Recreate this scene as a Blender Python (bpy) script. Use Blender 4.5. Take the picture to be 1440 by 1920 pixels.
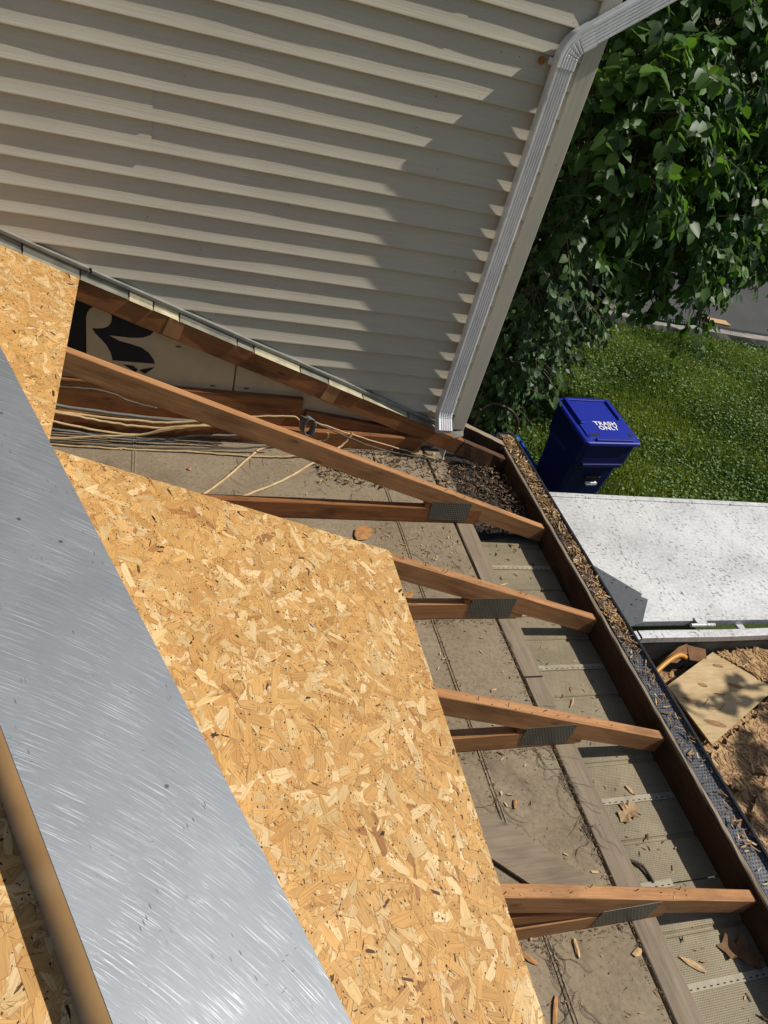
import bpy, bmesh, math, random
import numpy as np
from mathutils import Vector, Matrix
random.seed(7); rng = np.random.default_rng(11)
S = bpy.context.scene
for o in list(bpy.data.objects): bpy.data.objects.remove(o)
C = S.collection
# ------------------------------------------------------------------ camera
cam = bpy.data.cameras.new('camera'); co = bpy.data.objects.new('camera', cam); C.objects.link(co)
cam.sensor_fit = 'VERTICAL'; cam.sensor_height = 24.0; cam.lens = 1372.05 / 1920 * 24
cam.clip_start = 0.05; cam.clip_end = 2000
rt = Vector((.94551312, -.22250421, .23769058)); dn = Vector((.03537446, -.65551682, -.75435161)); fw = Vector((.32365658, .72165752, -.61192879))
m3 = Matrix((rt, -dn, -fw)).transposed()
co.matrix_world = Matrix.Translation((-1.9965, -3.0972, 2.138)) @ m3.to_4x4()
S.camera = co
# ------------------------------------------------------------------ light
SUN = Vector((8.0, -1.0, 8.9)).normalized()
w = bpy.data.worlds.new('World'); S.world = w; w.use_nodes = True
nt = w.node_tree; nt.nodes.clear()
wo = nt.nodes.new('ShaderNodeOutputWorld'); bg = nt.nodes.new('ShaderNodeBackground'); sk = nt.nodes.new('ShaderNodeTexSky')
sk.sky_type = 'NISHITA'; sk.sun_disc = False; sk.sun_elevation = math.asin(SUN.z); sk.sun_rotation = math.atan2(SUN.x, SUN.y)
sk.air_density = 1.0; sk.dust_density = 1.2; sk.ozone_density = 1.0
bg.inputs[1].default_value = 0.075
nt.links.new(sk.outputs[0], bg.inputs[0]); nt.links.new(bg.outputs[0], wo.inputs[0])
sl = bpy.data.lights.new('sun', 'SUN'); so = bpy.data.objects.new('sun', sl); C.objects.link(so)
sl.energy = 4.6; sl.angle = math.radians(.53); sl.color = (1, .945, .86)
so.rotation_euler = SUN.to_track_quat('Z', 'Y').to_euler(); so.location = (4, -1, 8)
S.view_settings.view_transform = 'Standard'; S.view_settings.look = 'None'; S.view_settings.gamma = 1; S.view_settings.exposure = 0.0
S.render.engine = 'CYCLES'

# ------------------------------------------------------------------ materials
class NB:
    """tiny node-graph builder"""
    def __init__(s, name):
        s.m = bpy.data.materials.new(name); s.m.use_nodes = True; s.t = s.m.node_tree; s.t.nodes.clear()
        s.out = s.t.nodes.new('ShaderNodeOutputMaterial'); s.b = s.t.nodes.new('ShaderNodeBsdfPrincipled')
        s.t.links.new(s.b.outputs[0], s.out.inputs[0])
    def n(s, typ, **kw):
        nd = s.t.nodes.new('ShaderNode' + typ)
        for k, v in kw.items(): setattr(nd, k, v)
        return nd
    def lk(s, a, b): s.t.links.new(a, b)
    def put(s, sock, v):
        if hasattr(v, 'is_output') or hasattr(v, 'links'): s.lk(v, sock)
        else: sock.default_value = v
    def coord(s, kind='Object', scale=(1, 1, 1), rot=(0, 0, 0)):
        c = s.n('TexCoord'); mp = s.n('Mapping'); mp.inputs['Scale'].default_value = scale; mp.inputs['Rotation'].default_value = rot
        s.lk(c.outputs[kind], mp.inputs[0]); return mp.outputs[0]
    def noise(s, vec, scale=5, detail=4, rough=.55, dist=0):
        nd = s.n('TexNoise'); s.lk(vec, nd.inputs['Vector']); nd.inputs['Scale'].default_value = scale
        nd.inputs['Detail'].default_value = detail; nd.inputs['Roughness'].default_value = rough; nd.inputs['Distortion'].default_value = dist
        return nd.outputs[0]
    def voro(s, vec, scale=5, feat='F1'):
        nd = s.n('TexVoronoi', feature=feat, voronoi_dimensions='2D'); s.lk(vec, nd.inputs['Vector']); nd.inputs['Scale'].default_value = scale; return nd
    def ramp(s, fac, stops, interp='LINEAR'):
        r = s.n('ValToRGB'); e = r.color_ramp.elements; r.color_ramp.interpolation = interp
        while len(e) < len(stops): e.new(.5)
        for el, (p, c) in zip(e, stops): el.position = p; el.color = c if len(c) == 4 else (*c, 1)
        s.lk(fac, r.inputs[0]); return r.outputs[0]
    def mix(s, fac, a, b, mode='MIX'):
        x = s.n('Mix', data_type='RGBA', blend_type=mode); s.put(x.inputs[0], fac)
        for i, v in ((6, a), (7, b)):
            if isinstance(v, (tuple, list)): x.inputs[i].default_value = (*v[:3], 1)
            else: s.lk(v, x.inputs[i])
        return x.outputs[2]
    def math(s, op, a, b=0.0, clamp=False):
        x = s.n('Math', operation=op, use_clamp=clamp); s.put(x.inputs[0], a); s.put(x.inputs[1], b); return x.outputs[0]
    def bump(s, h, strength=.3, dist=.002):
        x = s.n('Bump'); x.inputs['Strength'].default_value = strength; x.inputs['Distance'].default_value = dist
        s.lk(h, x.inputs['Height']); s.lk(x.outputs[0], s.b.inputs['Normal'])
    def set(s, col=None, rough=.6, metal=0, spec=.4):
        if col is not None:
            if isinstance(col, (tuple, list)): s.b.inputs['Base Color'].default_value = (*col[:3], 1)
            else: s.lk(col, s.b.inputs['Base Color'])
        s.put(s.b.inputs['Roughness'], rough); s.b.inputs['Metallic'].default_value = metal; s.b.inputs['Specular IOR Level'].default_value = spec
        return s.m

def mat_plain(name, c, rough=.6, metal=0, var=.25, sc=12, bump=.2, bd=.001, spec=.4):
    b = NB(name); v = b.coord('Object'); nz = b.noise(v, sc, 5)
    col = b.ramp(nz, [(.25, tuple(x * (1 - var) for x in c)), (.75, tuple(min(1, x * (1 + var)) for x in c))])
    b.bump(b.noise(v, sc * 6, 3), bump, bd)
    return b.set(col, rough, metal, spec)

def mat_siding(name, grain=(3, 1, 190), base=(.515, .472, .368)):
    b = NB(name); v = b.coord('Object', grain); g = b.noise(v, 1, 4, .6)
    v2 = b.coord('Object', (1, 1, 1)); d = b.noise(v2, 2.2, 4)
    c = b.ramp(d, [(.3, tuple(x * .93 for x in base)), (.7, tuple(x * 1.04 for x in base))])
    c = b.mix(.10, c, b.ramp(g, [(.35, (.12, .1, .08)), (.6, (.6, .57, .5))]))
    sp = b.noise(v2, 55, 2); c = b.mix(b.ramp(sp, [(.74, (0, 0, 0)), (.80, (1, 1, 1))]), c, (.16, .14, .11))
    b.bump(g, .55, .0016)
    return b.set(c, .5, 0, .35)

def mat_lumber(name, lo, hi, stain=(.03, .015, .008), stain_amt=.5, rough=.75):
    b = NB(name); c = b.n('TexCoord'); mp = b.n('Mapping'); b.lk(c.outputs['UV'], mp.inputs[0]); mp.inputs['Scale'].default_value = (2.2, 55, 1)
    g = b.noise(mp.outputs[0], 1, 5, .6, .6)
    mp2 = b.n('Mapping'); b.lk(c.outputs['UV'], mp2.inputs[0]); mp2.inputs['Scale'].default_value = (9, 240, 1); g2 = b.noise(mp2.outputs[0], 1, 3)
    mp3 = b.n('Mapping'); b.lk(c.outputs['UV'], mp3.inputs[0]); mp3.inputs['Scale'].default_value = (4, 9, 1); d = b.noise(mp3.outputs[0], 1, 5, .6)
    mp4 = b.n('Mapping'); b.lk(c.outputs['UV'], mp4.inputs[0]); mp4.inputs['Scale'].default_value = (3.2, 9, 1); kn = b.voro(mp4.outputs[0], .55)
    col = b.ramp(g, [(.3, lo), (.7, hi)])
    col = b.mix(.25, col, b.ramp(g2, [(.3, tuple(x * .6 for x in lo)), (.7, hi)]))
    col = b.mix(b.math('MULTIPLY', b.ramp(d, [(.5, (0, 0, 0)), (.72, (1, 1, 1))]), stain_amt), col, stain)
    col = b.mix(b.ramp(kn.outputs[0], [(.015, (.7, .7, .7)), (.05, (0, 0, 0))]), col, tuple(x * .4 for x in lo))
    b.bump(g2, .35, .001)
    return b.set(col, rough, 0, .25)

def mat_osb_flakes():
    b = NB('osb_strands'); a = b.n('VertexColor', layer_name='Col')
    c = b.n('TexCoord'); mp = b.n('Mapping'); b.lk(c.outputs['UV'], mp.inputs[0]); mp.inputs['Scale'].default_value = (10, 330, 1)
    g = b.noise(mp.outputs[0], 1, 4, .6)
    col = b.mix(1, a.outputs[0], b.ramp(g, [(.25, (.62, .55, .45)), (.58, (1, 1, 1))]), 'MULTIPLY')
    v = b.coord('Object'); d = b.noise(v, 3.5, 4)
    col = b.mix(1, col, b.ramp(d, [(.3, (.9, .86, .8)), (.7, (1.0, 1.0, 1.0))]), 'MULTIPLY')
    mp2 = b.n('Mapping'); b.lk(c.outputs['UV'], mp2.inputs[0]); mp2.inputs['Scale'].default_value = (30, 140, 1)
    sp = b.noise(mp2.outputs[0], 1, 2)
    col = b.mix(b.ramp(sp, [(.69, (0, 0, 0)), (.75, (.8, .8, .8))]), col, (.14, .065, .02))
    b.bump(g, .4, .0008)
    return b.set(col, .62, 0, .3)

def mat_plank():
    b = NB('scratched_aluminium'); v = b.coord('Object')
    sx = b.n('SeparateXYZ'); b.lk(v, sx.inputs[0])
    def arcs(cx, cy, kr, ka, thr, w=.05):
        dx = b.math('SUBTRACT', sx.outputs[0], cx); dy = b.math('SUBTRACT', sx.outputs[1], cy)
        r = b.math('SQRT', b.math('ADD', b.math('MULTIPLY', dx, dx), b.math('MULTIPLY', dy, dy)))
        a = b.math('ARCTAN2', dy, dx)
        cb = b.n('CombineXYZ'); b.lk(b.math('MULTIPLY', r, kr), cb.inputs[0]); b.lk(b.math('MULTIPLY', a, ka), cb.inputs[1])
        nz = b.noise(cb.outputs[0], 1, 3, .6)
        return b.ramp(nz, [(thr, (0, 0, 0)), (thr + w, (1, 1, 1))]), nz
    s1, n1 = arcs(-1.15, 1.45, 520, 13, .60, .05)
    s2, n2 = arcs(-1.0, 1.2, 640, 24, .66, .04)
    s3, n3 = arcs(-1.6, 2.3, 560, 34, .66, .04)
    wide = b.ramp(b.noise(v, 5, 3), [(.35, (.25, .25, .25)), (.65, (1, 1, 1))])
    sc = b.math('MULTIPLY', b.math('ADD', b.math('ADD', b.math('MULTIPLY', s1, .75), b.math('MULTIPLY', s2, .8)), b.math('MULTIPLY', s3, .5), True), wide)
    big = b.noise(v, 4, 5)
    base = b.ramp(big, [(.3, (.215, .235, .255)), (.7, (.30, .318, .338))])
    fine = b.mix(.35, base, b.ramp(n1, [(.3, (.175, .192, .212)), (.7, (.385, .402, .42))]))
    col = b.mix(b.math('MULTIPLY', sc, .8), fine, (.80, .80, .79))
    # black scuffs: stretched cells cut by a mask
    vr = b.coord('Object', (60, 14, 1), (0, 0, .5)); vo = b.voro(vr, 1)
    mk = b.noise(v, 9, 3)
    sd = b.math('MULTIPLY', b.ramp(vo.outputs[0], [(.03, (1, 1, 1)), (.10, (0, 0, 0))]), b.ramp(mk, [(.56, (0, 0, 0)), (.64, (1, 1, 1))]))
    vr2 = b.coord('Object', (16, 70, 1), (0, 0, .2)); vo2 = b.voro(vr2, 1)
    sd2 = b.math('MULTIPLY', b.ramp(vo2.outputs[0], [(.025, (1, 1, 1)), (.07, (0, 0, 0))]), b.ramp(b.noise(v, 6, 3), [(.54, (0, 0, 0)), (.62, (1, 1, 1))]))
    dots = b.math('MULTIPLY', b.ramp(b.voro(v, 7).outputs[0], [(.025, (1, 1, 1)), (.04, (0, 0, 0))]), b.ramp(b.noise(v, 3.1, 2), [(.52, (0, 0, 0)), (.56, (1, 1, 1))]))
    dk = b.math('ADD', b.math('ADD', sd, sd2), dots, True)
    col = b.mix(b.math('MULTIPLY', dk, .8), col, (.05, .045, .04))
    b.bump(b.math('ADD', n1, n2), .25, .0005)
    r = b.ramp(b.math('ADD', sc, 0), [(0, (.62, .62, .62)), (1, (.5, .5, .5))])
    return b.set(col, r, .75, .4)

def mat_ceiling():
    b = NB('dusty_board'); v = b.coord('Object'); d = b.noise(v, 3.2, 6, .62); f = b.noise(v, 60, 4, .7)
    c = b.ramp(d, [(.25, (.17, .128, .080)), (.5, (.255, .200, .132)), (.75, (.33, .268, .182))])
    c = b.mix(.35, c, b.ramp(f, [(.3, (.11, .08, .05)), (.7, (.36, .295, .21))]))
    sp = b.noise(v, 130, 2); c = b.mix(b.ramp(sp, [(.63, (0, 0, 0)), (.72, (.8, .8, .8))]), c, (.06, .045, .03))
    st = b.noise(v, 1.7, 5, .6, 1.5); c = b.mix(b.ramp(st, [(.60, (0, 0, 0)), (.72, (.6, .6, .6))]), c, (.09, .07, .05))
    b.bump(f, .5, .002)
    return b.set(c, .9, 0, .15)

def mat_perforated(name, base, pitch, hole, hcol, rough=.6, metal=0, tilt=0.0, dirt=.3, ax=1):
    b = NB(name); v = b.coord('Object', (1 / pitch, 1 / pitch, 1 / pitch), (0, 0, tilt if ax == 1 else 0))
    sx = b.n('SeparateXYZ'); b.lk(v, sx.inputs[0])
    row = b.math('FLOOR', sx.outputs[ax]); off = b.math('MULTIPLY', b.math('MODULO', row, 2.0), .5)
    fx = b.math('SUBTRACT', b.math('FRACT', b.math('ADD', sx.outputs[0], off)), .5); fy = b.math('SUBTRACT', b.math('FRACT', sx.outputs[ax]), .5)
    r = b.math('SQRT', b.math('ADD', b.math('MULTIPLY', fx, fx), b.math('MULTIPLY', fy, fy)))
    hm = b.ramp(r, [(hole, (1, 1, 1)), (hole + .08, (0, 0, 0))])
    vv = b.coord('Object'); d = b.noise(vv, 5, 6, .65)
    col = b.ramp(d, [(.3, tuple(x * (1 - dirt) for x in base)), (.7, tuple(x * (1 + dirt) for x in base))])
    sp = b.noise(vv, 90, 3); col = b.mix(b.ramp(sp, [(.62, (0, 0, 0)), (.72, (.7, .7, .7))]), col, tuple(x * .4 for x in base))
    col = b.mix(hm, col, hcol)
    b.bump(b.math('SUBTRACT', 1.0, hm), .5, .001)
    return b.set(col, rough, metal, .4)

def mat_bedmetal(name='worn_bright_metal'):
    b = NB(name); v = b.coord('Object'); big = b.noise(v, 2.5, 6, .6); f = b.noise(v, 40, 4, .7)
    c = b.ramp(big, [(.3, (.42, .42, .42)), (.5, (.60, .60, .60)), (.7, (.72, .72, .71))])
    c = b.mix(.35, c, b.ramp(f, [(.35, (.34, .34, .34)), (.65, (.78, .78, .77))]))
    for sc, rz in (((20, 6, 1), .3), ((7, 26, 1), .15), ((24, 10, 1), -.9), ((13, 15, 1), .6)):
        vr = b.coord('Object', sc, (0, 0, rz)); vo = b.voro(vr, 1)
        mk = b.noise(v, 5 + sc[0] * .05, 3)
        s = b.math('MULTIPLY', b.ramp(vo.outputs[0], [(.07, (1, 1, 1)), (.16, (0, 0, 0))]), b.ramp(mk, [(.47, (0, 0, 0)), (.64, (.8, .8, .8))]))
        c = b.mix(s, c, (.10, .095, .09))
    sp = b.noise(v, 24, 3); c = b.mix(b.ramp(sp, [(.70, (0, 0, 0)), (.75, (.8, .8, .8))]), c, (.05, .045, .04))
    b.bump(f, .25, .002)
    return b.set(c, .55, .25, .5)

def mat_leaf(name, c1, c2, trans=.35, rough=.48, spec=.35):
    b = NB(name); v = b.coord('Object'); nz = b.noise(v, 7, 3); a = b.n('VertexColor', layer_name='Col')
    col = b.mix(a.outputs[0], c1, c2)
    b.set(col, rough, 0, spec)
    tr = b.n('BsdfTranslucent'); b.lk(b.mix(1, col, (1.6, 1.7, .7), 'MULTIPLY'), tr.inputs[0])
    mx = b.n('MixShader'); mx.inputs[0].default_value = trans
    b.lk(b.b.outputs[0], mx.inputs[1]); b.lk(tr.outputs[0], mx.inputs[2]); b.lk(mx.outputs[0], b.out.inputs[0])
    return b.m

def mat_downspout():
    b = NB('white_painted_aluminium'); v = b.coord('Object', (8, 8, 2)); d = b.noise(v, 3, 5, .6)
    c = b.ramp(d, [(.35, (.66, .66, .66)), (.65, (.80, .80, .79))])
    vd = b.coord('Object', (30, 30, 9)); e = b.noise(vd, 1.5, 5, .7)
    c = b.mix(b.ramp(e, [(.60, (0, 0, 0)), (.72, (.55, .55, .55))]), c, (.25, .22, .19))
    return b.set(c, .38, .0, .5)

def mat_plywood():
    b = NB('pine_plywood'); v = b.coord('Object', (1, 1, 1), (0, 0, -.6)); v2 = b.coord('Object', (3, 26, 1), (0, 0, -.45))
    g = b.noise(v2, 1, 5, .6, 1.2)
    c = b.ramp(g, [(.3, (.44, .30, .145)), (.7, (.60, .45, .25))])
    d = b.noise(v, 4, 4); c = b.mix(1, c, b.ramp(d, [(.3, (.8, .78, .72)), (.7, (1, 1, 1))]), 'MULTIPLY')
    b.bump(g, .2, .0006)
    return b.set(c, .65, 0, .3)

M = {}
M['siding'] = mat_siding('vinyl_siding'); M['post'] = mat_siding('vinyl_corner', (190, 190, 3), (.46, .425, .345))
M['jch'] = mat_plain('grey_trim', (.235, .228, .19), .5, 0, .22, 20, .2)
M['flash'] = mat_plain('weathered_flashing', (.20, .19, .145), .7, .0, .55, 9, .4)
M['flash2'] = mat_plain('pale_weathered_flashing', (.40, .36, .24), .75, .0, .5, 14, .4); M['white'] = mat_downspout(); M['shell'] = mat_plain('wall_shell', (.34, .31, .25), .7)
M['lum'] = mat_lumber('truss_lumber', (.27, .115, .040), (.48, .25, .108), stain_amt=.5)
M['lum2'] = mat_lumber('dark_lumber', (.21, .078, .026), (.34, .145, .052), stain_amt=.7)
M['rot'] = mat_lumber('rotten_lumber', (.055, .025, .012), (.12, .058, .028), (.010, .007, .006), .9)
M['grey_lum'] = mat_lumber('grey_lumber', (.19, .145, .095), (.31, .245, .17), (.08, .065, .05), .5)
M['timber'] = mat_lumber('weathered_timber', (.22, .195, .165), (.42, .38, .33), (.06, .05, .045), .8)
M['flake'] = mat_osb_flakes(); M['osbbase'] = mat_plain('osb_core', (.42, .25, .10), .7, 0, .35, 60, .5)
M['plank'] = mat_plank(); M['rail'] = mat_plain('polished_aluminium', (.78, .76, .73), .48, 1.0, .05, 30, .05)
M['ceil'] = mat_ceiling()
M['soffit'] = mat_perforated('perforated_soffit', (.27, .222, .135), .0062, .2, (.06, .05, .035), .65, 0, 0)
M['flange'] = mat_plain('soffit_flange', (.33, .285, .20), .6, 0, .25, 25, .2)
M['guard'] = mat_perforated('black_gutter_guard', (.075, .083, .095), .0125, .22, (.012, .012, .014), .42, .3, 0)
M['black'] = mat_plain('black_paint', (.03, .032, .036), .38, 0, .3, 20, .1)
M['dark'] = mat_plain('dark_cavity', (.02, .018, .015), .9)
M['gal'] = mat_perforated('truss_plate', (.15, .155, .13), .0125, .20, (.02, .02, .018), .5, .5, 0, .25, 2)
M['cream'] = mat_plain('cream_sheathing', (.60, .46, .28), .75, 0, .16, 7, .2)
M['ink'] = mat_plain('black_print', (.012, .012, .016), .7, 0, .3, 20, .1)
M['cable'] = mat_plain('cream_cable', (.50, .36, .18), .55, 0, .25, 30, .2)
M['cable_g'] = mat_plain('grey_cable', (.16, .165, .15), .55, 0, .25, 30, .2)
M['cable_d'] = mat_plain('dusty_dark_cable', (.10, .08, .055), .7, 0, .3, 30, .2)
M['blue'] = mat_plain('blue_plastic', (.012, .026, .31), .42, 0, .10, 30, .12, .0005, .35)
M['blue_shaded'] = mat_plain('shaded_blue_plastic', (.006, .010, .10), .5, 0, .15, 30, .12, .0005, .3); M['blue2'] = mat_plain('light_blue_plastic', (.01, .10, .55), .4, 0, .1, 30, .1)  # cart body: darker copy of the lid plastic, its shade put into the colour
M['print'] = mat_plain('white_print', (.80, .80, .82), .5, 0, .05)
M['tyre'] = mat_plain('black_rubber', (.015, .015, .015), .8)
M['bed'] = mat_bedmetal(); M['bedin'] = mat_plain('dark_bed_paint', (.05, .05, .048), .6, 0, .5, 8, .3)
M['shingle'] = mat_plain('dark_grey_sheet', (.075, .082, .092), .7, 0, .18, 40, .3)
M['ply'] = mat_plywood(); M['knot'] = mat_plain('wood_knot', (.30, .15, .06), .7, 0, .5, 45, .2)
M['nail'] = mat_plain('rusty_steel', (.07, .05, .04), .5, .5, .3, 40)
M['rust'] = mat_plain('orange_rust', (.30, .11, .025), .8, 0, .4, 60)
M['handle'] = mat_plain('orange_yellow_plastic', (.55, .25, .035), .4, 0, .2, 20, .1)
M['card'] = mat_plain('brown_card', (.24, .12, .05), .8, 0, .3, 20)
M['chip'] = mat_plain('fresh_wood_chip', (.52, .34, .16), .7, 0, .3, 60, .4)
M['chip_r'] = mat_plain('orange_wood_chip', (.40, .19, .065), .7, 0, .35, 50, .4)
M['deadleaf'] = mat_plain('dead_leaf', (.36, .23, .12), .75, 0, .3, 40, .4)
M['deadleaf2'] = mat_plain('brown_dead_leaf', (.19, .10, .045), .75, 0, .35, 40, .4)
M['leaf'] = mat_leaf('tree_leaf', (.022, .060, .015), (.125, .245, .040), .34)
M['leaf2'] = mat_leaf('shrub_leaf', (.013, .036, .012), (.075, .15, .032), .25)
M['grass'] = mat_leaf('lawn_blades', (.026, .066, .010), (.25, .30, .062), .25, .75, .15)
M['clover'] = mat_leaf('clover_leaf', (.035, .085, .020), (.22, .34, .10), .2, .6, .3)
M['bark'] = mat_plain('bark', (.085, .065, .05), .85, 0, .4, 25, .8, .01)
M['twig'] = mat_plain('twig_bark', (.10, .08, .055), .8, 0, .3, 40)
def mat_lawn():
    b = NB('lawn_soil'); v = b.coord('Object'); d = b.noise(v, 2.5, 6, .65); f = b.noise(v, 45, 4, .7)
    c = b.ramp(d, [(.3, (.035, .055, .014)), (.55, (.05, .075, .016)), (.75, (.10, .075, .035))])
    c = b.mix(.5, c, b.ramp(f, [(.3, (.025, .05, .01)), (.7, (.12, .18, .04))]))
    b.bump(f, .8, .03); return b.set(c, .9, 0, .1)
M['lawn'] = mat_lawn()
def mat_asphalt():
    b = NB('asphalt'); v = b.coord('Object'); f = b.noise(v, 70, 4, .75); d = b.noise(v, 1.2, 4)
    c = b.ramp(f, [(.3, (.035, .035, .036)), (.62, (.075, .075, .075)), (.72, (.2, .2, .195))]); c = b.mix(.3, c, b.ramp(d, [(.3, (.04, .04, .04)), (.7, (.1, .1, .098))]))
    b.bump(f, .6, .006); return b.set(c, .85, 0, .3)
M['road'] = mat_asphalt()

# ------------------------------------------------------------------ mesh helpers
def wloc(p):
    v = Vector((0, 0, 0))
    while p is not None: v += p.location; p = p.parent
    return v
def obj(name, verts, faces, mat, parent=None, smooth=False, uv=None, cols=None):
    L = wloc(parent) if parent else Vector((0, 0, 0))
    va = np.asarray(verts, dtype=float).reshape(-1, 3) - np.array(L)
    me = bpy.data.meshes.new(name); me.from_pydata(va.tolist(), [], [tuple(int(i) for i in f) for f in faces])
    if uv is not None:
        l = me.uv_layers.new(name='UVMap'); li = np.empty(len(me.loops), dtype=np.int32); me.loops.foreach_get('vertex_index', li)
        l.data.foreach_set('uv', np.asarray(uv, dtype=np.float32)[li].ravel())
    if cols is not None:
        a = me.color_attributes.new('Col', 'FLOAT_COLOR', 'POINT'); a.data.foreach_set('color', np.asarray(cols, dtype=np.float32).ravel())
    if smooth: me.polygons.foreach_set('use_smooth', [True] * len(me.polygons))
    me.materials.append(mat); me.update()
    o = bpy.data.objects.new(name, me); C.objects.link(o)
    if parent: o.parent = parent
    return o
def thing(name, loc, label, cat, group=None):
    o = bpy.data.objects.new(name, None); C.objects.link(o); o.location = loc; o.empty_display_size = .1
    o['label'] = label; o['category'] = cat
    if group: o['group'] = group
    return o
def tag(o, label, cat, group=None):
    o['label'] = label; o['category'] = cat
    if group: o['group'] = group
    return o
def structure(o): o['kind'] = 'structure'; return o
def stuff(o, label=None, cat=None):
    o['kind'] = 'stuff'
    if label: o['label'] = label
    if cat: o['category'] = cat
    return o
class MB:
    def __init__(s): s.v = []; s.f = []; s.uv = []
    def add(s, v, f, uv=None):
        b = len(s.v); s.v += [tuple(x) for x in v]; s.f += [tuple(b + i for i in q) for q in f]
        s.uv += list(uv) if uv is not None else [(x[0], x[1]) for x in v]
    def box(s, a, b, c=.0015):
        """chamfered axis box from corner a to corner b"""
        a, b = Vector(a), Vector(b); lo = Vector(map(min, a, b)); hi = Vector(map(max, a, b))
        s.obox((lo + hi) / 2, Vector((1, 0, 0)), Vector((0, 1, 0)), Vector((0, 0, 1)), (hi - lo) / 2, c)
    def obox(s, ctr, ux, uy, uz, half, c=.0015):
        ctr = Vector(ctr); vs = []; fs = []
        c = min(c, min(half) * .45); idx = {}
        U = (ux, uy, uz)
        for sx in (-1, 1):
            for sy in (-1, 1):
                for sz in (-1, 1):
                    sg = (sx, sy, sz)
                    for k in range(3):
                        p = ctr.copy()
                        for j in range(3): p += U[j] * (sg[j] * (half[j] - (0 if j == k else c)))
                        idx[(sg, k)] = len(vs); vs.append(p)
        def face(keys): fs.append([idx[k] for k in keys])
        for k in range(3):
            a, b = [(1, 2), (0, 2), (0, 1)][k]
            for sk_ in (-1, 1):
                ring = []
                for (p, q) in ((-1, -1), (1, -1), (1, 1), (-1, 1)):
                    sg = [0, 0, 0]; sg[k] = sk_; sg[a] = p; sg[b] = q; ring.append((tuple(sg), k))
                face(ring)
        for k in range(3):
            a, b = [(1, 2), (0, 2), (0, 1)][k]
            for p in (-1, 1):
                for q in (-1, 1):
                    sg0 = [0, 0, 0]; sg0[k] = -1; sg0[a] = p; sg0[b] = q; sg1 = list(sg0); sg1[k] = 1
                    face([(tuple(sg0), a), (tuple(sg1), a), (tuple(sg1), b), (tuple(sg0), b)])
        for sx in (-1, 1):
            for sy in (-1, 1):
                for sz in (-1, 1): face([((sx, sy, sz), 0), ((sx, sy, sz), 1), ((sx, sy, sz), 2)])
        s.add(vs, fs)
    def prism(s, pts, nrm, th):
        """flat polygon pts (3-D), thickened along nrm"""
        nrm = Vector(nrm); n = len(pts); a = [Vector(p) for p in pts]; b = [p + nrm * th for p in a]
        fs = [list(range(n)), [2 * n - 1 - i for i in range(n)]] + [[i, n + i, n + (i + 1) % n, (i + 1) % n] for i in range(n)]
        s.add(a + b, fs)
    def tube(s, pts, r, k=7, closed_ends=True):
        pts = [Vector(p) for p in pts]; n = len(pts); rs = r if hasattr(r, '__len__') else [r] * n
        vs = []; up = Vector((0.13, .37, 1)).normalized()
        for i, p in enumerate(pts):
            t = (pts[min(i + 1, n - 1)] - pts[max(i - 1, 0)]).normalized()
            x = t.cross(up)
            if x.length < .05: x = t.cross(Vector((1, 0, 0)))
            x.normalize(); y = x.cross(t); 
            for j in range(k):
                a = 2 * math.pi * j / k; vs.append(p + (x * math.cos(a) + y * math.sin(a)) * rs[i])
        fs = [[i * k + j, i * k + (j + 1) % k, (i + 1) * k + (j + 1) % k, (i + 1) * k + j] for i in range(n - 1) for j in range(k)]
        if closed_ends: fs += [list(range(k))[::-1], [(n - 1) * k + j for j in range(k)]]
        s.add(vs, fs)
    def grid(s, G, uv=None):
        """G[i][j] 3-D points"""
        n, m = len(G), len(G[0]); vs = [p for r in G for p in r]
        s.add(vs, [[i * m + j, i * m + j + 1, (i + 1) * m + j + 1, (i + 1) * m + j] for i in range(n - 1) for j in range(m - 1)], uv)
    def build(s, name, mat, parent=None, smooth=False): return obj(name, s.v, s.f, mat, parent, smooth, s.uv)
def smoothpath(pts, n=8):
    pts = [Vector(p) for p in pts]; out = []
    for i in range(len(pts) - 1):
        p0, p1, p2, p3 = pts[max(i - 1, 0)], pts[i], pts[i + 1], pts[min(i + 2, len(pts) - 1)]
        for k in range(n):
            t = k / n
            out.append(.5 * ((2 * p1) + (p2 - p0) * t + (2 * p0 - 5 * p1 + 4 * p2 - p3) * t * t + (3 * p1 - p0 - 3 * p2 + p3) * t ** 3))
    return out + [pts[-1]]
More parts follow.
